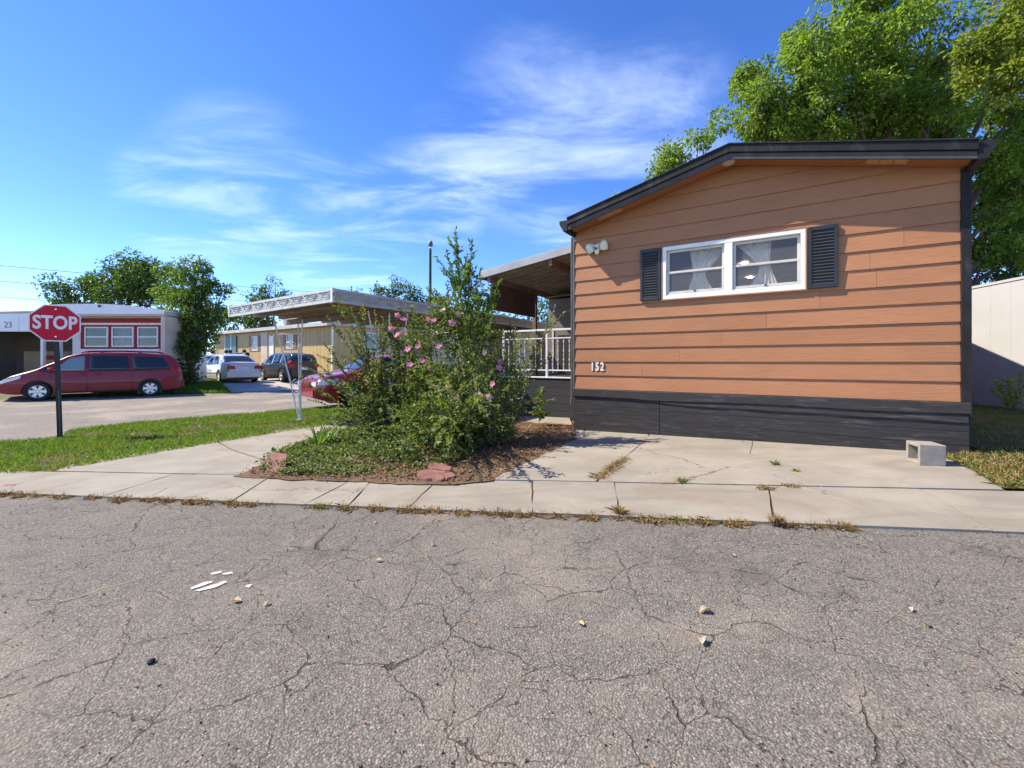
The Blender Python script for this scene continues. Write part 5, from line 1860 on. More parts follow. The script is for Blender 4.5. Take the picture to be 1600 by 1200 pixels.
# white deck railing in front of the yellow home
f0, f1 = ys(366), ys(418)
fr = thing('white_fence', 'white board railing along the porch of the yellow home', 'fence', YA, yrz)
for (a, b) in ((f0, f0 + (f1 - f0) * 0.47), (f0 + (f1 - f0) * 0.56, f1)):
    for k in range(4):
        MB().box(a, b, -1.62, -1.58, 0.62 + k * 0.27, 0.80 + k * 0.27).build('board', 'white_vinyl', fr)
    for x in (a + 0.05, b - 0.05):
        MB().box(x - 0.06, x + 0.06, -1.575, -1.45, 0.0, 1.72).build('post', 'white_vinyl', fr)
        MB().lathe([(0.0, 0.0), (0.13, 0.0), (0.14, 0.10), (0.09, 0.2), (0.0, 0.22)], (x, -1.51, 1.722), 'z', 8).build('post_cap', 'black_paint', fr)
MB().box(f0 - 0.1, f1 + 0.1, -1.44, -0.12, 0.2, 0.6).build('porch_floor', 'wood_grey', fr)
gr_ = thing('barbecue_grill', 'small black barbecue grill on the porch of the yellow home', 'grill', YA + YD * (f0 + (f1 - f0) * 0.72) + Vector((-YD.y, YD.x, 0)) * -1.0 + Vector((0, 0, 0.6)), yrz)
MB().box(-0.5, 0.5, -0.25, 0.25, 0.85, 1.15).build('hood', 'black_paint', gr_, bevel=0.05)
for sx_ in (-0.42, 0.42):
    for sy_ in (-0.2, 0.2):
        MB().box(sx_ - 0.02, sx_ + 0.02, sy_ - 0.02, sy_ + 0.02, 0, 0.849).build('leg', 'black_paint', gr_)

# grey home seen far off under the carport roof
gh = thing('grey_home', 'plain pale grey home far off under the carport roof behind the shrub', 'house', (-6.2, 33.0, 0.0), R(-8))
MB().box(0, 13.5, 0, 6.0, -0.3, 3.0).build('wall', 'tan_panel', gh)
for i in range(24):
    MB().box(0.02 + i * 0.56, 0.02 + i * 0.56 + 0.54, -0.02, -0.001, 0.2, 2.95).build('wall_panel', 'home_beige', gh)
MB().prism([(-0.3, -0.4, 3.01), (-0.3, -0.4, 3.15), (-0.3, 3.0, 3.6), (-0.3, 6.4, 3.15), (-0.3, 6.4, 3.01)], (14.1, 0, 0)).build('roof', 'roof_grey', gh)
for a in (1.6, 4.4, 9.0):
    win_unit(gh, a, a + 1.1, 1.2, 2.4, -0.022, fw_=0.07)

# white panel fence at the right of the yard
fa, fb = Vector((8.86, 6.3)), Vector((9.32, 8.65))
fd = (fb - fa).normalized()
fb2 = fa + fd * 9.0
wf = thing('white_fence', 'tall white metal panel fence at the right side of the shady yard', 'fence', (fa.x, fa.y, gz(fa.x, fa.y)), math.atan2(fd.y, fd.x))
npf = 24
for i in range(npf):
    a = -1.2 + i * 0.42
    MB().box(a, a + 0.417, -0.02, 0.02, -0.1, 2.36).build('panel', 'fence_white', wf, bevel=0.006)
MB().box(-1.22, -1.2 + npf * 0.42, -0.035, 0.035, 2.362, 2.41).build('top_rail', 'fence_white', wf)

# ================================================================== TREES AND PLANTS


def tree(name, label, base, clumps, per, leaf, m, seed, trunk=0.22, sub=7, rel=0.42, group=None, width=0.55, extra=None, cat='tree', top=None):
    b = Vector(base)
    t_ = thing(name, label, cat, (b.x, b.y, b.z), 0, group)
    loc = [(c[0] - b.x, c[1] - b.y, c[2] - b.z) + tuple(c[3:]) for c in clumps]
    mb = MB()
    limb_mesh(mb, (0, 0, -0.15), trunk, loc, seed, top=(Vector(top) - b) if top else None)
    mb.build('trunk', 'bark', t_, smooth=True)
    sc = subclumps(loc, sub, rel, seed)
    P, D = clump_points(sc, per, seed + 1)
    keep = P[:, 2] > 0.05
    leaves('crown', P[keep], D[keep], leaf, m, t_, seed + 2, width=width)
    if extra:
        P, D = clump_points(subclumps([(c[0] - b.x, c[1] - b.y, c[2] - b.z) + tuple(c[3:]) for c in extra[0]], sub, rel, seed + 5), per, seed + 6)
        leaves('yellow_branch', P, D, leaf, extra[1], t_, seed + 7, width=width)
    return t_


def cl_px(lst, y0):
    """clumps given as picture column, row, depth offset and radius in metres"""
    r_ = []
    for c in lst:
        p = at(c[0], c[1], y0 + c[2])
        r_.append((p.x, p.y, p.z, c[3]) + tuple(c[4:]))
    return r_


# big ash behind the brown home
big = cl_px([(1185, 165, 0, 1.05), (1165, 120, 0.6, 0.65), (1250, 120, 0, 1.15), (1225, 195, 0.6, 0.85), (1300, 60, 0, 1.15), (1345, 15, 0.5, 1.0), (1320, 160, -0.4, 1.15),
             (1390, 95, -0.5, 1.25), (1410, 30, 0.5, 0.95), (1450, 150, -0.5, 1.15), (1470, 70, 0.3, 1.0), (1390, 190, 0.6, 0.9), (1500, 190, 0.5, 0.8, 0.55), (1530, 110, 0.8, 1.0, 0.7),
             (1460, -20, 0.6, 0.65), (1345, -60, 0.5, 1.0), (1580, 60, 1.0, 1.0), (1600, 160, 1.0, 1.1, 0.6), (1250, 175, 1.5, 1.0), (1190, 205, 1.0, 0.8), (1290, 205, 1.0, 0.8), (1350, 210, 0.8, 0.8), (1420, 205, 0.8, 0.8), (1470, 215, 1.0, 0.7), (1420, 120, 2.0, 1.4), (1330, 100, 2.0, 1.3),
             (1545, 255, 2.0, 0.8, 0.5), (1590, 320, 2.0, 1.0, 0.6), (1650, 260, 1.5, 1.4, 0.6), (1700, 120, 1.5, 1.6), (1560, 395, 3.0, 0.8, 0.9), (1610, 410, 3.0, 0.9, 0.9), (1550, 300, 2.5, 0.8, 0.9), (1600, 250, 2.5, 1.0, 0.9), (1555, 350, 2.8, 0.9, 1.0), (1610, 350, 2.8, 1.1, 1.0), (1545, 270, 0.5, 0.7, 1.0), (1560, 330, 0.5, 0.7, 1.0), (1550, 390, 0.8, 0.7, 1.0), (1590, 300, 0.5, 0.8, 1.0), (1590, 400, 0.8, 0.8, 1.0), (1585, 240, 0.5, 0.8, 1.0), (1540, 230, 2.0, 0.8, 0.8), (1590, 200, 2.0, 0.9, 0.8), (1480, 200, 1.8, 1.0, 0.9), (1560, 160, 2.0, 1.2, 0.8), (1570, -30, 1.0, 0.6, 0.5)], 13.0)
yel = cl_px([(1545, 70, -1.0, 0.75), (1585, 30, -1.2, 0.7), (1600, 100, -1.2, 0.8), (1520, 120, -0.8, 0.5, 0.7), (1600, -20, -1.0, 0.7), (1575, 150, -1.0, 0.5, 0.6)], 11.5)
tree('ash_tree', 'huge leafy green ash tree with yellowing branches rising behind the brown home', (13.6, 15.2, 0.2), big, 2300, 0.115, 'leaf_ash', 11, 0.38, 9, 0.36, extra=(yel, 'leaf_yellow'), top=(13.2, 14.6, 8.2))
sm1 = cl_px([(1060, 245, 0, 0.8), (1035, 265, 0.2, 0.5), (1090, 225, 0, 0.55), (1108, 215, 0.2, 0.30), (1045, 300, 0.3, 0.9), (1090, 290, 0.3, 0.9), (958, 308, 0.2, 0.14), (1015, 320, 0.2, 0.5)], 15.5)
tree('young_tree', 'small green tree top peeking over the left slope of the brown roof', (6.4, 16.0, 0.1), sm1, 1300, 0.115, 'leaf_ash', 31, 0.14, 9, 0.38)

hd1 = cl_px([(1560, 470, 3, 0.9), (1600, 480, 3, 0.9), (1545, 380, 3.5, 0.9), (1600, 350, 3.5, 1.2), (1575, 430, 3.2, 0.9)], 11.5)
tree('bushy_tree', 'dark bushy tree behind the white panel fence', (17.0, 15.2, 0.2), hd1, 1100, 0.11, 'leaf_dark', 41, 0.12, 8, 0.4)

# roadside tree by the white home
t1 = cl_px([(275, 430, 0.8, 0.75), (300, 430, 0, 0.9), (322, 445, 0, 0.8), (262, 455, 1.0, 0.8), (292, 470, 0.2, 1.0), (326, 480, 0, 0.8), (340, 500, 0.2, 0.4), (308, 515, 0, 0.8), (298, 550, -0.4, 0.6), (288, 575, -0.5, 0.5), (325, 525, 0.2, 0.45), (318, 415, 0.1, 0.42), (348, 455, 0.2, 0.4), (295, 590, -0.4, 0.4), (262, 490, 1.2, 0.6), (282, 520, -0.4, 0.5), (283, 550, -0.6, 0.5), (298, 582, -0.5, 0.45), (280, 500, -0.5, 0.5), (305, 490, -0.3, 0.7), (290, 535, -0.6, 0.6), (312, 540, -0.3, 0.5)], 20.8)
tree('roadside_tree', 'bushy green tree reaching the ground right of the white home', (-15.0, 20.4, 0.0), t1, 1150, 0.13, 'leaf_mid', 51, 0.16, 8, 0.42)
t2 = cl_px([(110, 460, 0, 1.5), (150, 450, 0, 1.6), (135, 440, 1, 1.0), (195, 425, 0, 1.6), (210, 445, -0.5, 1.8), (240, 430, 0.5, 1.5), (180, 460, 0, 1.8), (250, 455, 0, 1.6), (100, 475, 0, 1.0), (225, 418, 0, 0.9)], 38)
tree('dense_tree', 'dark green tree standing behind the roof of the white home', (-34.0, 38.5, 0.0), t2, 320, 0.24, 'leaf_dark', 61, 0.35, 8, 0.42)
t3 = cl_px([(395, 462, 0, 1.0), (415, 450, 0, 1.0), (430, 440, 0.3, 0.7), (440, 460, 0, 0.9), (425, 470, 0, 1.3), (400, 485, 0.5, 1.5)], 46)
tree('far_tree', 'small sparse tree above the roof line left of the white carport fascia', (-26.0, 46.5, 0.0), t3, 240, 0.24, 'leaf_dark', 71, 0.25, 7, 0.40)
t4 = cl_px([(595, 455, 0, 0.9), (622, 448, 0, 1.2), (645, 455, 0, 0.9), (610, 465, 0, 1.3), (640, 470, 0, 1.2), (665, 470, 0, 0.9), (690, 470, 1, 1.0), (588, 470, 0, 1.0)], 46)
tree('far_tree', 'rounded tree above the carport roof left of the street light', (-12.5, 46.5, 0.0), t4, 300, 0.24, 'leaf_dark', 72, 0.25, 7, 0.42)
t5 = cl_px([(548, 456, 0, 0.45), (553, 464, 0, 0.6), (560, 452, 0, 0.3), (545, 475, 0, 0.8)], 46)
tree('far_tree', 'tiny tuft of a tree top above the carport corner', (-16.8, 46.5, 0.0), t5, 150, 0.30, 'leaf_dark', 73, 0.2, 6, 0.45)
t6 = cl_px([(340, 500, 0, 1.2), (365, 498, 0, 1.2), (390, 500, 0, 1.3), (415, 505, 0, 1.2), (360, 515, 1, 1.3), (400, 515, 1, 1.3)], 47)
tree('far_tree', 'low pale green tree behind the left end of the yellow roof', (-29.0, 47.5, 0.0), t6, 260, 0.26, 'leaf_elm', 74, 0.25, 7, 0.45)
t7 = cl_px([(700, 480, 0, 1.3), (750, 470, 0, 1.5), (800, 475, 0, 1.5), (850, 475, 0, 1.6), (735, 500, 0, 1.6), (780, 500, 0, 1.6), (830, 500, 0, 1.6), (880, 490, 0, 1.6)], 42)
tree('far_tree', 'green tree glimpsed through the gap beside the porch post', (1.0, 42.5, 0.0), t7, 90, 0.30, 'leaf_elm', 75, 0.25, 7, 0.45)


# ---------- the flowering shrub ---------------------------------------------------------
def along(p0, p1, sag, n, step, rg, spread=0.6):
    """arching shoot: path points, and leaf bases and directions set along it on both sides"""
    a, b = Vector(p0), Vector(p1)
    ln = (b - a).length
    path = []
    for i in range(n + 1):
        t = i / n
        p = a.lerp(b, t) + Vector((0, 0, sag * 4 * t * (1 - t)))
        path.append(p)
    P, D = [], []
    k = int(ln / step)
    ax = (b - a).normalized()
    s1 = ax.cross(Vector((0, 0, 1)))
    s1 = s1.normalized() if s1.length > 0.05 else Vector((1, 0, 0))
    s2 = ax.cross(s1)
    for i in range(k):
        t = 0.15 + 0.85 * (i + rg.random() * 0.4) / k
        p = a.lerp(b, t) + Vector((0, 0, sag * 4 * t * (1 - t)))
        th = rg.uniform(-0.7, 0.7) + (0 if i % 2 else math.pi)
        d = (s1 * math.cos(th) + s2 * math.sin(th)) * spread + ax * 0.7
        P.append(p)
        D.append(d)
    return path, P, D


def spray_set(root, name, shoots, leaf, m, step, seed, stem_r=0.006, width=0.5):
    rg = random.Random(seed)
    P, D = [], []
    mb = MB()
    for (a, b, sag, side) in shoots:
        path, p, d = along(a, b, sag, 7, step, rg)
        mb.tube(path, [stem_r * (1 - 0.1 * i) for i in range(8)], 4)
        P += p
        D += d
        for k in range(side):
            t = rg.uniform(0.15, 0.92)
            q = Vector(a).lerp(Vector(b), t) + Vector((0, 0, sag * 4 * t * (1 - t)))
            ax = (Vector(b) - Vector(a))
            L_ = ax.length
            dv = (ax.normalized() * 0.7 + Vector((rg.gauss(0, .6), rg.gauss(0, .6), rg.gauss(0.15, .35)))).normalized() * L_ * rg.uniform(0.15, 0.38) * (1.1 - 0.7 * t)
            path2, p2, d2 = along(q, q + dv, -0.02, 4, step, rg)
            mb.tube(path2, [stem_r * 0.5 * (1 - 0.12 * i) for i in range(5)], 4)
            P += p2
            D += d2
    mb.build('stem', 'stem', root, smooth=True, kind='stuff')
    return leaves(name, np.array([tuple(p) for p in P]), np.array([tuple(d) for d in D]), leaf, m, root, seed, width=width)


def loc_of(root, p):
    return Vector(p) - root.location


SB = Vector((-0.72, 6.0, gz(-0.72, 6.0) + 0.04))
shb = thing('flowering_shrub', 'tall pink flowering rose of sharon shrub in the planting bed', 'shrub', SB)
cl_s = [(650, 520, 0.3, 0.26), (625, 540, 0.35, 0.24), (690, 530, 0.1, 0.36), (730, 500, 0, 0.34), (700, 480, 0.1, 0.26), (745, 540, -0.1, 0.36), (640, 590, 0.1, 0.36), (690, 590, -0.2, 0.42), (745, 600, -0.3, 0.42),
        (785, 575, -0.1, 0.28), (790, 620, -0.2, 0.30), (660, 640, -0.2, 0.38), (715, 650, -0.4, 0.40), (765, 650, -0.3, 0.36), (805, 640, 0.1, 0.22), (620, 625, 0.1, 0.30), (600, 590, 0.4, 0.26), (735, 460, 0.1, 0.20),
        (765, 470, -0.1, 0.16), (770, 440, -0.1, 0.11), (725, 430, 0.2, 0.14), (690, 615, 0.6, 0.5), (745, 560, 0.6, 0.5), (800, 600, 0.3, 0.18), (680, 500, 0.2, 0.2), (610, 520, 0.4, 0.14), (655, 560, 0.2, 0.3)]
cl_s = [(c[0], c[1], c[2], c[3] * 0.95) for c in cl_px(cl_s, 6.0)]
cl_l = [tuple(loc_of(shb, c[:3])) + tuple(c[3:]) for c in cl_px([(650, 520, 0.3, 0.26), (625, 540, 0.35, 0.24), (690, 530, 0.1, 0.36), (730, 500, 0, 0.34), (700, 480, 0.1, 0.26), (745, 540, -0.1, 0.36), (640, 590, 0.1, 0.36), (690, 590, -0.2, 0.40), (745, 600, -0.3, 0.40),
        (785, 575, -0.1, 0.26), (790, 620, -0.2, 0.28), (660, 640, -0.2, 0.38), (715, 650, -0.4, 0.38), (765, 650, -0.3, 0.34), (805, 640, 0.1, 0.20), (620, 625, 0.1, 0.30), (600, 590, 0.4, 0.24), (735, 460, 0.1, 0.20),
        (765, 470, -0.1, 0.15), (725, 430, 0.2, 0.13), (690, 615, 0.6, 0.5), (745, 560, 0.6, 0.5), (800, 600, 0.3, 0.18), (680, 500, 0.2, 0.2), (610, 520, 0.4, 0.14), (655, 560, 0.2, 0.3), (670, 675, -0.3, 0.3), (730, 680, -0.4, 0.3), (785, 675, -0.2, 0.26)], 6.0)]
mb = MB()
rgs = random.Random(5)
for i in range(15):
    c = cl_l[i * 2 % len(cl_l)]
    b0_ = Vector((rgs.uniform(-0.25, 0.3), rgs.uniform(-0.2, 0.25), -0.05))
    e_ = Vector(c[:3])
    m2 = b0_.lerp(e_, 0.5) + Vector((0, 0, 0.12))
    mb.tube([b0_ * (1 - q) ** 2 + m2 * 2 * q * (1 - q) + e_ * q * q for q in (0, .25, .5, .75, 1)], [0.018, 0.015, 0.012, 0.008, 0.004], 5)
mb.build('branches', 'stem', shb, smooth=True)
P, D = clump_points(subclumps(cl_l, 20, 0.36, 5), 2700, 6, shell=0.3)
k_ = P[:, 2] > 0.05
leaves('foliage', P[k_], D[k_], 0.046, 'leaf_shrub', shb, 8, width=0.62)
# outer shoots that break the outline
sh_l = []
for i in range(60):
    c = cl_l[rgs.randrange(len(cl_l) - 3)]
    o_ = Vector(c[:3])
    d_ = (o_ - Vector((0, 0.2, 1.0)) + Vector((rgs.gauss(0, .4), rgs.gauss(0, .4) - 0.25, rgs.gauss(0.35, .4)))).normalized()
    sh_l.append((o_, o_ + d_ * (c[3] + rgs.uniform(0.05, 0.20)), rgs.uniform(-0.02, 0.05), 2))
for i in range(30):
    uu = rgs.uniform(560, 770)
    yy = rgs.uniform(3.95, 5.2)
    tg = at(uu, rgs.uniform(600, 715) - 0.10 * abs(uu - 640), yy)
    sh_l.append((Vector((rgs.uniform(-0.3, 0.2), rgs.uniform(-0.35, 0.0), rgs.uniform(0.0, 0.4))), loc_of(shb, tg), rgs.uniform(0.05, 0.18), 3))
spray_set(shb, 'shoot_leaves', sh_l, 0.046, 'leaf_shrub', 0.020, 15, 0.005, 0.6)


def flower(root, p, r, m, seed):
    rg = random.Random(seed)
    f_ = empty('flower', root, p, (R(60 + rg.uniform(-25, 25)), 0, R(rg.uniform(-50, 40))))
    V_ = []
    mb = MB()
    for i in range(5):
        a = 2 * math.pi * i / 5 + rg.uniform(-0.1, 0.1)
        ca, sa = math.cos(a), math.sin(a)
        T = lambda x, y, z: (x * ca - y * sa, x * sa + y * ca, z)
        mb.add([T(0.05 * r, 0, 0), T(0.55 * r, -0.42 * r, 0.22 * r), T(1.0 * r, -0.30 * r, 0.34 * r), T(1.08 * r, 0.02 * r, 0.30 * r), T(0.98 * r, 0.32 * r, 0.36 * r), T(0.52 * r, 0.42 * r, 0.20 * r), T(0.6 * r, 0, 0.12 * r)],
               [(0, 1, 6), (1, 2, 6), (2, 3, 6), (3, 4, 6), (4, 5, 6), (5, 0, 6)])
    mb.build('petals', m, f_, smooth='all')
    MB().tube([(0, 0, 0), (0, 0, 0.45 * r)], [0.10 * r, 0.05 * r], 6).build('centre', 'petal_centre', f_)


FL = [(621, 493, .25), (629, 499, .22), (669, 499, .0), (678, 501, -.05), (693, 485, -.05), (706, 505, -.25), (611, 515, .15), (621, 524, .1), (630, 521, .1), (637, 546, 0), (653, 541, 0), (685, 541, -.25), (659, 564, -.1), (762, 538, -.3), (785, 544, -.2),
      (758, 551, -.35), (782, 566, -.3), (780, 575, -.32), (747, 618, -.65), (764, 621, -.6), (715, 492, -.1), (640, 570, -.1), (715, 622, -.65), (700, 605, -.6), (673, 575, -.3), (730, 640, -.7), (770, 600, -.55)]
for i, (u, v, dy) in enumerate(FL):
    flower(shb, loc_of(shb, at(u, v, 6.0 + dy)), RND.uniform(0.036, 0.050), 'petal_pale' if i in (4, 15, 18, 19, 22, 25) else 'petal_pink', i)

# elm shoots growing up through the shrub
EB = Vector((-0.55, 5.95, gz(-0.55, 5.95)))
elm = thing('elm_sapling', 'slender elm sapling shooting high above the flowering shrub', 'sapling', EB)
A_ = lambda u, v, y: loc_of(elm, at(u, v, y))
b_ = Vector((0, 0, 0))
shoots = [(b_, A_(712, 357, 6.0), 0.03, 16), (A_(728, 520, 6.0), A_(738, 374, 6.1), 0.03, 12), (A_(722, 480, 5.9), A_(697, 392, 6.0), 0.02, 8), (A_(735, 500, 5.9), A_(752, 420, 5.9), 0.0, 7),
          (A_(745, 520, 5.9), A_(783, 437, 5.85), 0.02, 8), (A_(720, 460, 5.9), A_(690, 420, 5.9), 0.02, 5), (A_(725, 420, 6.0), A_(700, 372, 6.0), 0.01, 5), (A_(750, 560, 5.9), A_(770, 460, 5.8), 0.02, 7),
          (A_(720, 500, 6.0), A_(705, 440, 5.95), 0.02, 7), (A_(728, 480, 6.0), A_(728, 400, 6.05), 0.02, 9), (A_(730, 520, 5.8), A_(715, 450, 5.7), 0.02, 8), (A_(745, 540, 5.8), A_(748, 460, 5.8), 0.02, 7)]
spray_set(elm, 'foliage', shoots, 0.052, 'leaf_elm', 0.016, 21, 0.009, 0.55)

# arching shoots on the left and the climbing branch on the right
LB = Vector((-1.75, 6.25, gz(-1.75, 6.25)))
lf = thing('arching_shrub', 'loose shrub of long arching leafy shoots left of the flowering shrub', 'shrub', LB)
A_ = lambda u, v, y: loc_of(lf, at(u, v, y))
shoots = []
rg = random.Random(12)
for (u, v, y) in ((530, 470, 6.3), (548, 480, 6.2), (565, 478, 6.2), (585, 485, 6.3), (515, 500, 6.2), (540, 515, 6.1), (505, 535, 6.0), (560, 520, 6.2), (485, 560, 6.0), (520, 560, 6.0), (470, 600, 5.9), (500, 590, 5.9), (482, 625, 5.8), (530, 600, 5.9),
                  (550, 560, 6.0), (575, 545, 6.2), (600, 520, 6.2), (520, 640, 5.7), (545, 630, 5.7), (575, 600, 5.9), (600, 570, 6.1), (560, 650, 5.6), (592, 640, 5.7), (610, 610, 5.8), (540, 590, 6.1), (500, 650, 5.6), (470, 570, 6.1), (590, 565, 6.0)):
    shoots.append((Vector((rg.uniform(-.2, .25), rg.uniform(-.2, .2), 0)), A_(u, v, y), 0.10, 7))
spray_set(lf, 'foliage', shoots, 0.046, 'leaf_shrub', 0.021, 22, 0.006, 0.6)
cb_ = thing('climbing_branch', 'reddish leafy branch leaning against the white porch railing', 'shrub', Vector((0.0, 6.9, gz(0, 6.9))))
A_ = lambda u, v, y: loc_of(cb_, at(u, v, y))
spray_set(cb_, 'foliage', [(Vector((0, 0, 0)), A_(862, 490, 7.6), 0.05, 14), (Vector((0, 0, 0.0)), A_(806, 512, 7.3), 0.05, 12), (A_(812, 590, 7.2), A_(838, 545, 7.3), 0.03, 8), (A_(815, 600, 7.2), A_(850, 560, 7.3), 0.0, 6)], 0.058, 'leaf_shrub', 0.03, 23, 0.007, 0.62)
yb = gp(843, 668)
ys_ = thing('yellow_sapling', 'single pale green sapling at the edge of the bed before the black deck', 'sapling', yb)
A_ = lambda u, v: loc_of(ys_, at(u, v, yb.y))
spray_set(ys_, 'foliage', [(Vector((0, 0, 0)), A_(846, 606), 0.0, 9), (A_(844, 650), A_(858, 645), 0.0, 3), (A_(844, 640), A_(833, 636), 0.0, 3)], 0.075, 'leaf_elm', 0.022, 24, 0.006, 0.6)

# low ivy covering the front of the bed
IVY = pxpoly([(402, 738), (432, 716), (480, 694), (556, 672), (620, 664), (790, 664), (800, 690), (745, 712), (690, 738), (640, 750), (560, 752), (500, 747), (440, 747)])
pts = scatter(IVY, 4600, 31, 0.03, lambda x, y: 0.06 + 0.94 * sstep(noise.noise(Vector((x * 3.1, y * 3.1, 0))) + 0.5 * noise.noise(Vector((x * 8, y * 8, 4))) + 0.4 * (y - 4.7), -0.30, 0.30))
rg = np.random.default_rng(4)
P = []
for (x, y, z) in pts:
    hgt = 0.05 + 0.42 * max(0, noise.noise(Vector((x * 2.6, y * 2.6, 5.0))) + 0.35) * sstep(y, 4.2, 5.0) * (0.2 + 0.8 * sstep(x, -2.3, -1.1))
    for _ in range(5):
        P.append((x + rg.normal(0, .03), y + rg.normal(0, .03), z + hgt * rg.random() ** 0.6))
P = np.array(P)
D = rg.normal(0, 1, P.shape) * np.array([1, 1, 0.25])
iv = leaves('ground_ivy', P, D, 0.038, 'leaf_ivy', None, 33, width=0.75)
tag(iv, 'low green ivy mat covering the front of the planting bed', 'ground cover')

# strap-leaved plants
for i, (u, v, n_, lb) in enumerate(((497, 706, 11, 'strap leaved green lily clump at the left edge of the bed'), (512, 700, 12, 'taller strap leaved lily clump beside the ivy'))):
    b_ = gp(u, v)
    lr = thing('lily_clump', lb, 'plant', b_, 0, 'lily clumps in the bed')
    rg = random.Random(40 + i)
    for k in range(n_):
        a = rg.uniform(0, 6.28)
        ln = rg.uniform(0.32, 0.50)
        lean = rg.uniform(0.25, 0.9)
        mb = MB()
        vs = []
        for j in range(6):
            t = j / 5
            rr = ln * lean * t * (0.5 + 0.5 * t)
            zz = ln * (t - 0.35 * lean * t * t)
            wv = 0.017 * (1 - t ** 2.2) + 0.0012
            c = Vector((math.cos(a) * rr, math.sin(a) * rr, zz))
            sd = Vector((-math.sin(a), math.cos(a), 0)) * wv
            vs += [tuple(c - sd), tuple(c + Vector((0, 0, -0.004))), tuple(c + sd)]
        for j in range(5):
            mb.f += [(j * 3, j * 3 + 1, j * 3 + 4, j * 3 + 3), (j * 3 + 1, j * 3 + 2, j * 3 + 5, j * 3 + 4)]
        mb.v = vs
        mb.build('leaf', 'leaf_elm', lr, smooth='all')

# mulch and leaf litter
BEDW = rough_poly([(p.x + 0.05 * (1 if p.x > -1 else -0.6), p.y - 0.05) for p in BED], 0.06, 77, 0.1)
pts = scatter(BEDW, 11000, 51, 0.032)
rg = np.random.default_rng(8)
P = np.array(pts) + rg.random((len(pts), 3)) * np.array([0, 0, 0.02])
D = rg.normal(0, 1, P.shape) * np.array([1, 1, 0.12])
li = leaves('leaf_litter', P, D, 0.026, 'litter_brown', None, 52, width=0.6)
tag(li, 'brown leaf litter and bark mulch lying over the bed', 'leaf litter')

# verge grass
pts = scatter(VERGE, 60000, 61, 0.015, lambda x, y: 0.10 + 0.90 * sstep(noise.noise(Vector((x * 1.5, y * 1.5, 1.0))) + 0.5 * noise.noise(Vector((x * 5, y * 5, 2.0))), -0.38, 0.12))
gv = blades('verge_grass', pts, 0.055, 'grass_green', None, 62, 0.9, 0.0042)
tag(gv, 'patchy green grass on the verge between driveway and street', 'grass')
pts = scatter(VERGE, 14000, 63, 0.015)
gv = blades('dry_verge_grass', pts, 0.035, 'grass_dry', None, 64, 1.3, 0.004)
tag(gv, 'dry straw coloured blades among the verge grass', 'grass')
pts = scatter(LAWN, 16000, 65, 0.01)
gv = blades('far_grass', pts, 0.14, 'grass_green', None, 66, 0.7, 0.012)
tag(gv, 'green grass patch under the roadside tree across the street', 'grass')
YG = [p for p in YARD]
pts = scatter(YG, 22000, 67, 0.02, lambda x, y: (1.0 if (y - 4.4) > 0.35 * (x - 4.6) else 0.35) * (0.2 + 0.8 * sstep(noise.noise(Vector((x * 2.5, y * 2.5, 3.0))), -0.3, 0.3)))
gv = blades('yard_grass', pts, 0.06, 'grass_green', None, 68, 0.9, 0.005)
tag(gv, 'thin shaded grass in the yard between the brown home and the white fence', 'grass')
FRY = pxpoly([(1482, 718), (1520, 738), (1566, 766), (1660, 772), (1660, 700), (1540, 706)])
pts = scatter(FRY, 7000, 69, 0.02)
gv = blades('dry_yard_grass', pts, 0.048, 'grass_dry', None, 70, 1.9, 0.005)
tag(gv, 'bleached dry grass at the corner of the parking pad', 'dry grass')
pts = scatter(FRY, 4200, 169, 0.03)
P = np.array(pts)
D = np.random.default_rng(3).normal(0, 1, P.shape) * np.array([1, 1, 0.2])
gv = leaves('yard_clover', P, D, 0.035, 'leaf_elm', None, 170, width=0.7)
tag(gv, 'small green weeds among the dry grass by the pad corner', 'weeds')

yp = gp(1590, 626)
yb_ = thing('yard_shrub', 'low leafy shrub in front of the white panel fence', 'shrub', Vector((8.55, 7.45, gz(8.55, 7.45))))
A_ = lambda u, v, y: loc_of(yb_, at(u, v, y))
spray_set(yb_, 'foliage', [(Vector((0, 0, 0)), A_(1552, 597, 7.3), 0.10, 8), (Vector((0, 0, 0)), A_(1575, 590, 7.2), 0.08, 8), (Vector((0, 0, 0)), A_(1600, 580, 7.2), 0.05, 8), (Vector((0, 0, 0)), A_(1545, 610, 7.3), 0.10, 7), (Vector((0, 0, 0)), A_(1620, 565, 7.2), 0.05, 8)], 0.06, 'leaf_ash', 0.03, 26, 0.006, 0.6)

# weeds along the kerb and in the joints
kerb = []
rgk = random.Random(71)
for i in range(5200):
    u = rgk.uniform(-150, 1330)
    d = 0.7 * noise.noise(Vector((u * 0.012, 3.0, 0))) + 0.9 * noise.noise(Vector((u * 0.045, 7.0, 0)))
    if rgk.random() < 0.58 * sstep(d, -0.30, 0.42):
        p = gp(u, front_px(u) + rgk.uniform(-1.5, 2.5) + 8.0 * max(0, d) * rgk.random())
        kerb.append((p.x + rgk.gauss(0, .012), p.y + rgk.gauss(0, .012), p.z))
KP = np.repeat(np.array(kerb), 4, 0) + np.random.default_rng(5).normal(0, 0.014, (len(kerb) * 4, 3)) * np.array([1, 1, 0])
gk = [p for p in kerb if noise.noise(Vector((p[0] * 2.3, 9.0, 0))) > 0.30]
gv = blades('green_kerb_weeds', np.repeat(np.array(gk), 2, 0) + np.random.default_rng(55).normal(0, 0.014, (len(gk) * 2, 3)) * np.array([1, 1, 0]), 0.034, 'grass_green', None, 172, 1.4, 0.003)
tag(gv, 'green weeds among the dry ones along the kerb', 'weeds')
gv = blades('kerb_weeds', KP, 0.034, 'grass_dry', None, 72, 2.2, 0.0026, sv=0.8)
tag(gv, 'dry brown weeds along the joint between road and pavement', 'weeds')
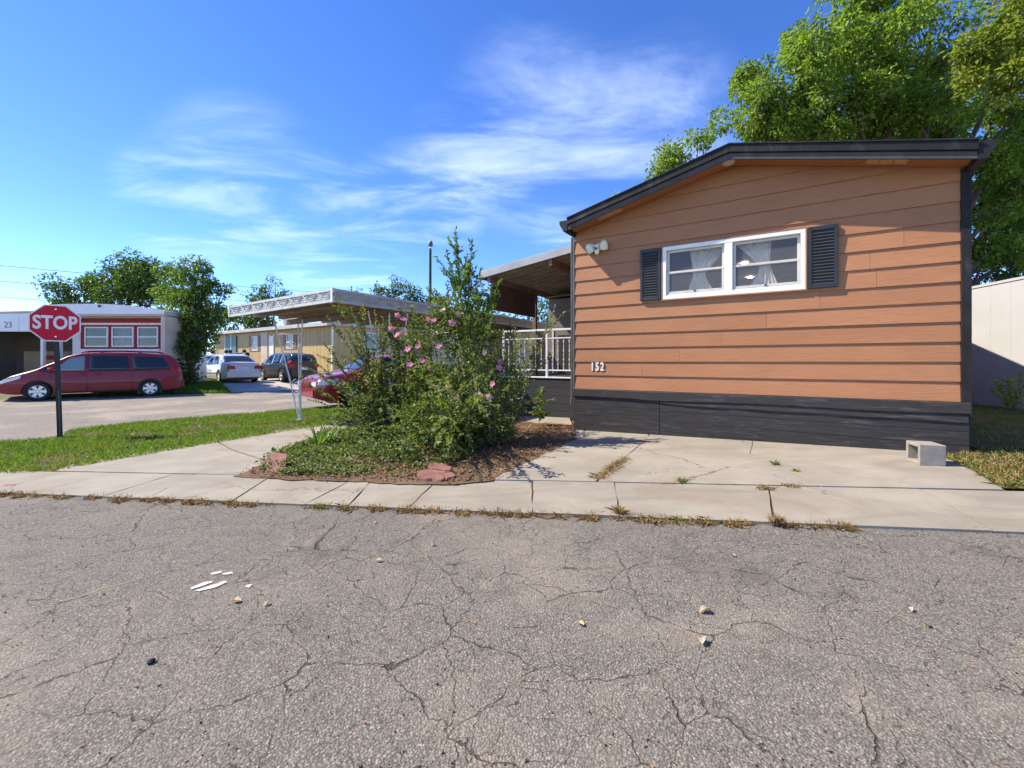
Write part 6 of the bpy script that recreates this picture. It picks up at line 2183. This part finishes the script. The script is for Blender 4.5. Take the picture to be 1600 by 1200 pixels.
P = np.repeat(np.array(kerb), 2, 0) + np.random.default_rng(6).normal(0, 0.022, (len(kerb) * 2, 3)) * np.array([1, 1, 0]) + np.array([0, 0, 0.006])
D = np.random.default_rng(7).normal(0, 1, P.shape) * np.array([1, 1, 0.2])
gv = leaves('kerb_litter', P, D, 0.022, 'litter_brown', None, 73, width=0.6)
tag(gv, 'brown leaf crumbs caught in the weeds along the kerb', 'leaf litter')
JW = pxpoly([(922, 752), (944, 754), (985, 719), (976, 717)])
P = np.array(scatter(JW, 500, 74, 0.0))
gv = blades('joint_weeds', np.repeat(P, 3, 0) + np.random.default_rng(1).normal(0, .01, (len(P) * 3, 3)) * np.array([1, 1, 0]), 0.055, 'grass_dry', None, 75, 1.6, 0.003)
tag(gv, 'dry grass growing in the open joint of the parking pad', 'weeds')
for i, (u, v, h, n_, lb) in enumerate(((1065, 757, 0.05, 60, 'small green weed tuft in the joint below the pad'), (1213, 730, 0.055, 34, 'tiny weed in the diagonal crack of the pad'), (1196, 768, 0.035, 90, 'brown weed tuft at a pavement joint'), (1236, 764, 0.03, 60, 'low brown weed strip at the end of the diagonal crack'), (967, 806, 0.05, 140, 'straw coloured weed tuft at the kerb end of a joint'), (1212, 822, 0.05, 120, 'dry weed tuft at the kerb below the diagonal crack'), (1245, 740, 0.03, 30, 'yellow weed sprig in the crack near its lower end'))):
    p = gp(u, v)
    q = np.random.default_rng(80 + i).normal(0, 0.016 if i not in (2, 3) else 0.03, (n_, 3)) * np.array([1, 0.6, 0]) + np.array([p.x, p.y, p.z + 0.02])
    gv = blades('weed_tuft', q, h, 'grass_green' if i in (0, 1, 6) else 'grass_dry', None, 90 + i, 1.3, 0.0035)
    tag(gv, lb, 'weed', 'weed tufts in the concrete joints')

# flagstones ------------------------------------------------------------------
for i, (poly, h, lb) in enumerate((([(414, 747), (446, 748.5), (449, 727), (424, 726), (416, 735)], 0.05, 'square red flagstone lying at the left front of the bed'), ([(650, 756), (690, 758), (714, 751), (708, 744), (676, 741), (652, 746)], 0.035, 'long rough red flagstone half buried at the front of the bed'))):
    pp = [(p.x, p.y) for p in pxpoly(poly)]
    pp = rough_poly(pp, 0.006, 100 + i, 0.05)
    cx = sum(p[0] for p in pp) / len(pp)
    cy = sum(p[1] for p in pp) / len(pp)
    z0 = gz(cx, cy)
    bm = bmesh.new()
    f_ = bm.faces.new([bm.verts.new((x - cx, y - cy, 0.0)) for x, y in pp])
    r_ = bmesh.ops.extrude_face_region(bm, geom=[f_])
    tv = [e for e in r_['geom'] if isinstance(e, bmesh.types.BMVert)]
    for v in tv:
        v.co = Vector((v.co.x * 0.93, v.co.y * 0.93, h + 0.22 * v.co.y * (1 if i == 0 else 0.2) + 0.008 * noise.noise(v.co * 30)))
    bmesh.ops.recalc_face_normals(bm, faces=bm.faces)
    tf = [f for f in bm.faces if f.normal.z > 0.7]
    if tf:
        bmesh.ops.poke(bm, faces=tf)
    me = bpy.data.meshes.new('flagstone')
    bm.to_mesh(me)
    bm.free()
    o = link('flagstone', me, 'flagstone')
    o.location = (cx, cy, z0 + 0.02)
    tag(o, lb, 'stone')
# a second layer on the long stone
pp = rough_poly([(p.x, p.y) for p in pxpoly([(668, 743), (704, 746), (706, 741), (690, 735), (670, 736)])], 0.006, 133, 0.05)
cx = sum(p[0] for p in pp) / len(pp)
cy = sum(p[1] for p in pp) / len(pp)
o = MB().prism([(x - cx, y - cy, 0) for x, y in pp], (0, 0, 0.05)).build('flagstone', 'flagstone', bevel=0.008)
o.location = (cx, cy, gz(cx, cy) + 0.03)
tag(o, 'smaller red flagstone behind the long rough one under the ivy', 'stone')

# fallen leaves on the road ------------------------------------------------------
LV = [(592, 877, 0.035, 'dry_leaf', 'tan curled leaf on the asphalt below the middle of the pavement'), (370, 940, 0.042, 'dry_leaf', 'orange brown leaf just below the white paint marks'), (1102, 956, 0.055, 'pale_leaf', 'large pale curled leaf on the asphalt below the window'),
      (1097, 1003, 0.050, 'pale_leaf', 'pale upright leaf just nearer than the large pale curled leaf'), (1146, 869, 0.025, 'pale_leaf', 'small white leaf scrap near the kerb below the window'), (1448, 978, 0.026, 'leaf_elm', 'small yellow green leaf far right on the asphalt'),
      (1422, 953, 0.030, 'pale_leaf', 'small pale leaf right of the large curled leaf'), (676, 852, 0.030, 'dry_leaf', 'small tan leaf near the kerb below the red flagstone'), (908, 976, 0.030, 'dry_leaf', 'small brown leaf left of the pale curled leaves'), (417, 944, 0.03, 'pale_leaf', 'thin straw coloured leaf right of the orange brown leaf'),
      (585, 817, 0.03, 'dry_leaf', 'tan leaf at the edge of the road below the ivy')]
for i, (u, v, sz, m__, lb) in enumerate(LV):
    p = gp(u, v, 0.004)
    rg = random.Random(300 + i)
    mb = MB()
    n_ = 7
    vs = []
    for j in range(n_):
        t = j / (n_ - 1)
        wd = sz * 0.33 * math.sin(math.pi * min(1, t * 0.9 + 0.06)) ** 0.8 * (1 + 0.25 * math.sin(j * 2.3))
        zc = sz * 0.13 * math.sin(t * 3.0)
        vs += [(sz * (t - 0.5), -wd, zc + wd * 0.5 + 0.004), (sz * (t - 0.5), 0, zc * 0.7 + 0.002), (sz * (t - 0.5), wd, zc + wd * 0.6 + 0.004)]
    for j in range(n_ - 1):
        mb.f += [(j * 3, j * 3 + 1, j * 3 + 4, j * 3 + 3), (j * 3 + 1, j * 3 + 2, j * 3 + 5, j * 3 + 4)]
    mb.v = vs
    o = mb.build('fallen_leaf', m__, None, smooth='all')
    o.location = p
    o.rotation_euler = (rg.uniform(-.2, .2), rg.uniform(-.2, .2), rg.uniform(0, 6.28))
    tag(o, lb, 'leaf', 'fallen leaves on the road')
rl = random.Random(900)
P = []
for _ in range(900):
    u = rl.uniform(-100, 1700)
    v = 800 + 400 * rl.random() ** 2.2 + 0.04 * u
    q = gp(u, min(v, 1195), 0.004)
    P.append(tuple(q))
D = np.random.default_rng(9).normal(0, 1, (len(P), 3)) * np.array([1, 1, 0.05])
gv = leaves('road_grit', np.array(P), D, 0.010, 'litter_brown', None, 901, width=0.6, sv=0.6)
tag(gv, 'scattered tiny leaf crumbs and grit on the asphalt', 'grit')
p = gp(236, 1036, 0.0)
o = MB().lathe([(0.0, 0.0), (0.013, 0.003), (0.015, 0.009), (0.008, 0.015), (0.0, 0.016)], (0, 0, 0), 'z', 7).build('pebble', 'black_paint')
o.location = p
tag(o, 'small dark pebble on the asphalt at the lower left', 'pebble')
p = gp(15, 757, 0.024)
o = MB().box(-0.05, 0.05, -0.009, 0.009, 0, 0.003).build('red_scrap', 'litter_red', bevel=0.002)
o.location = p
o.rotation_euler = (0, 0, 0.35)
tag(o, 'red scrap of plastic on the pavement at the far left', 'litter')
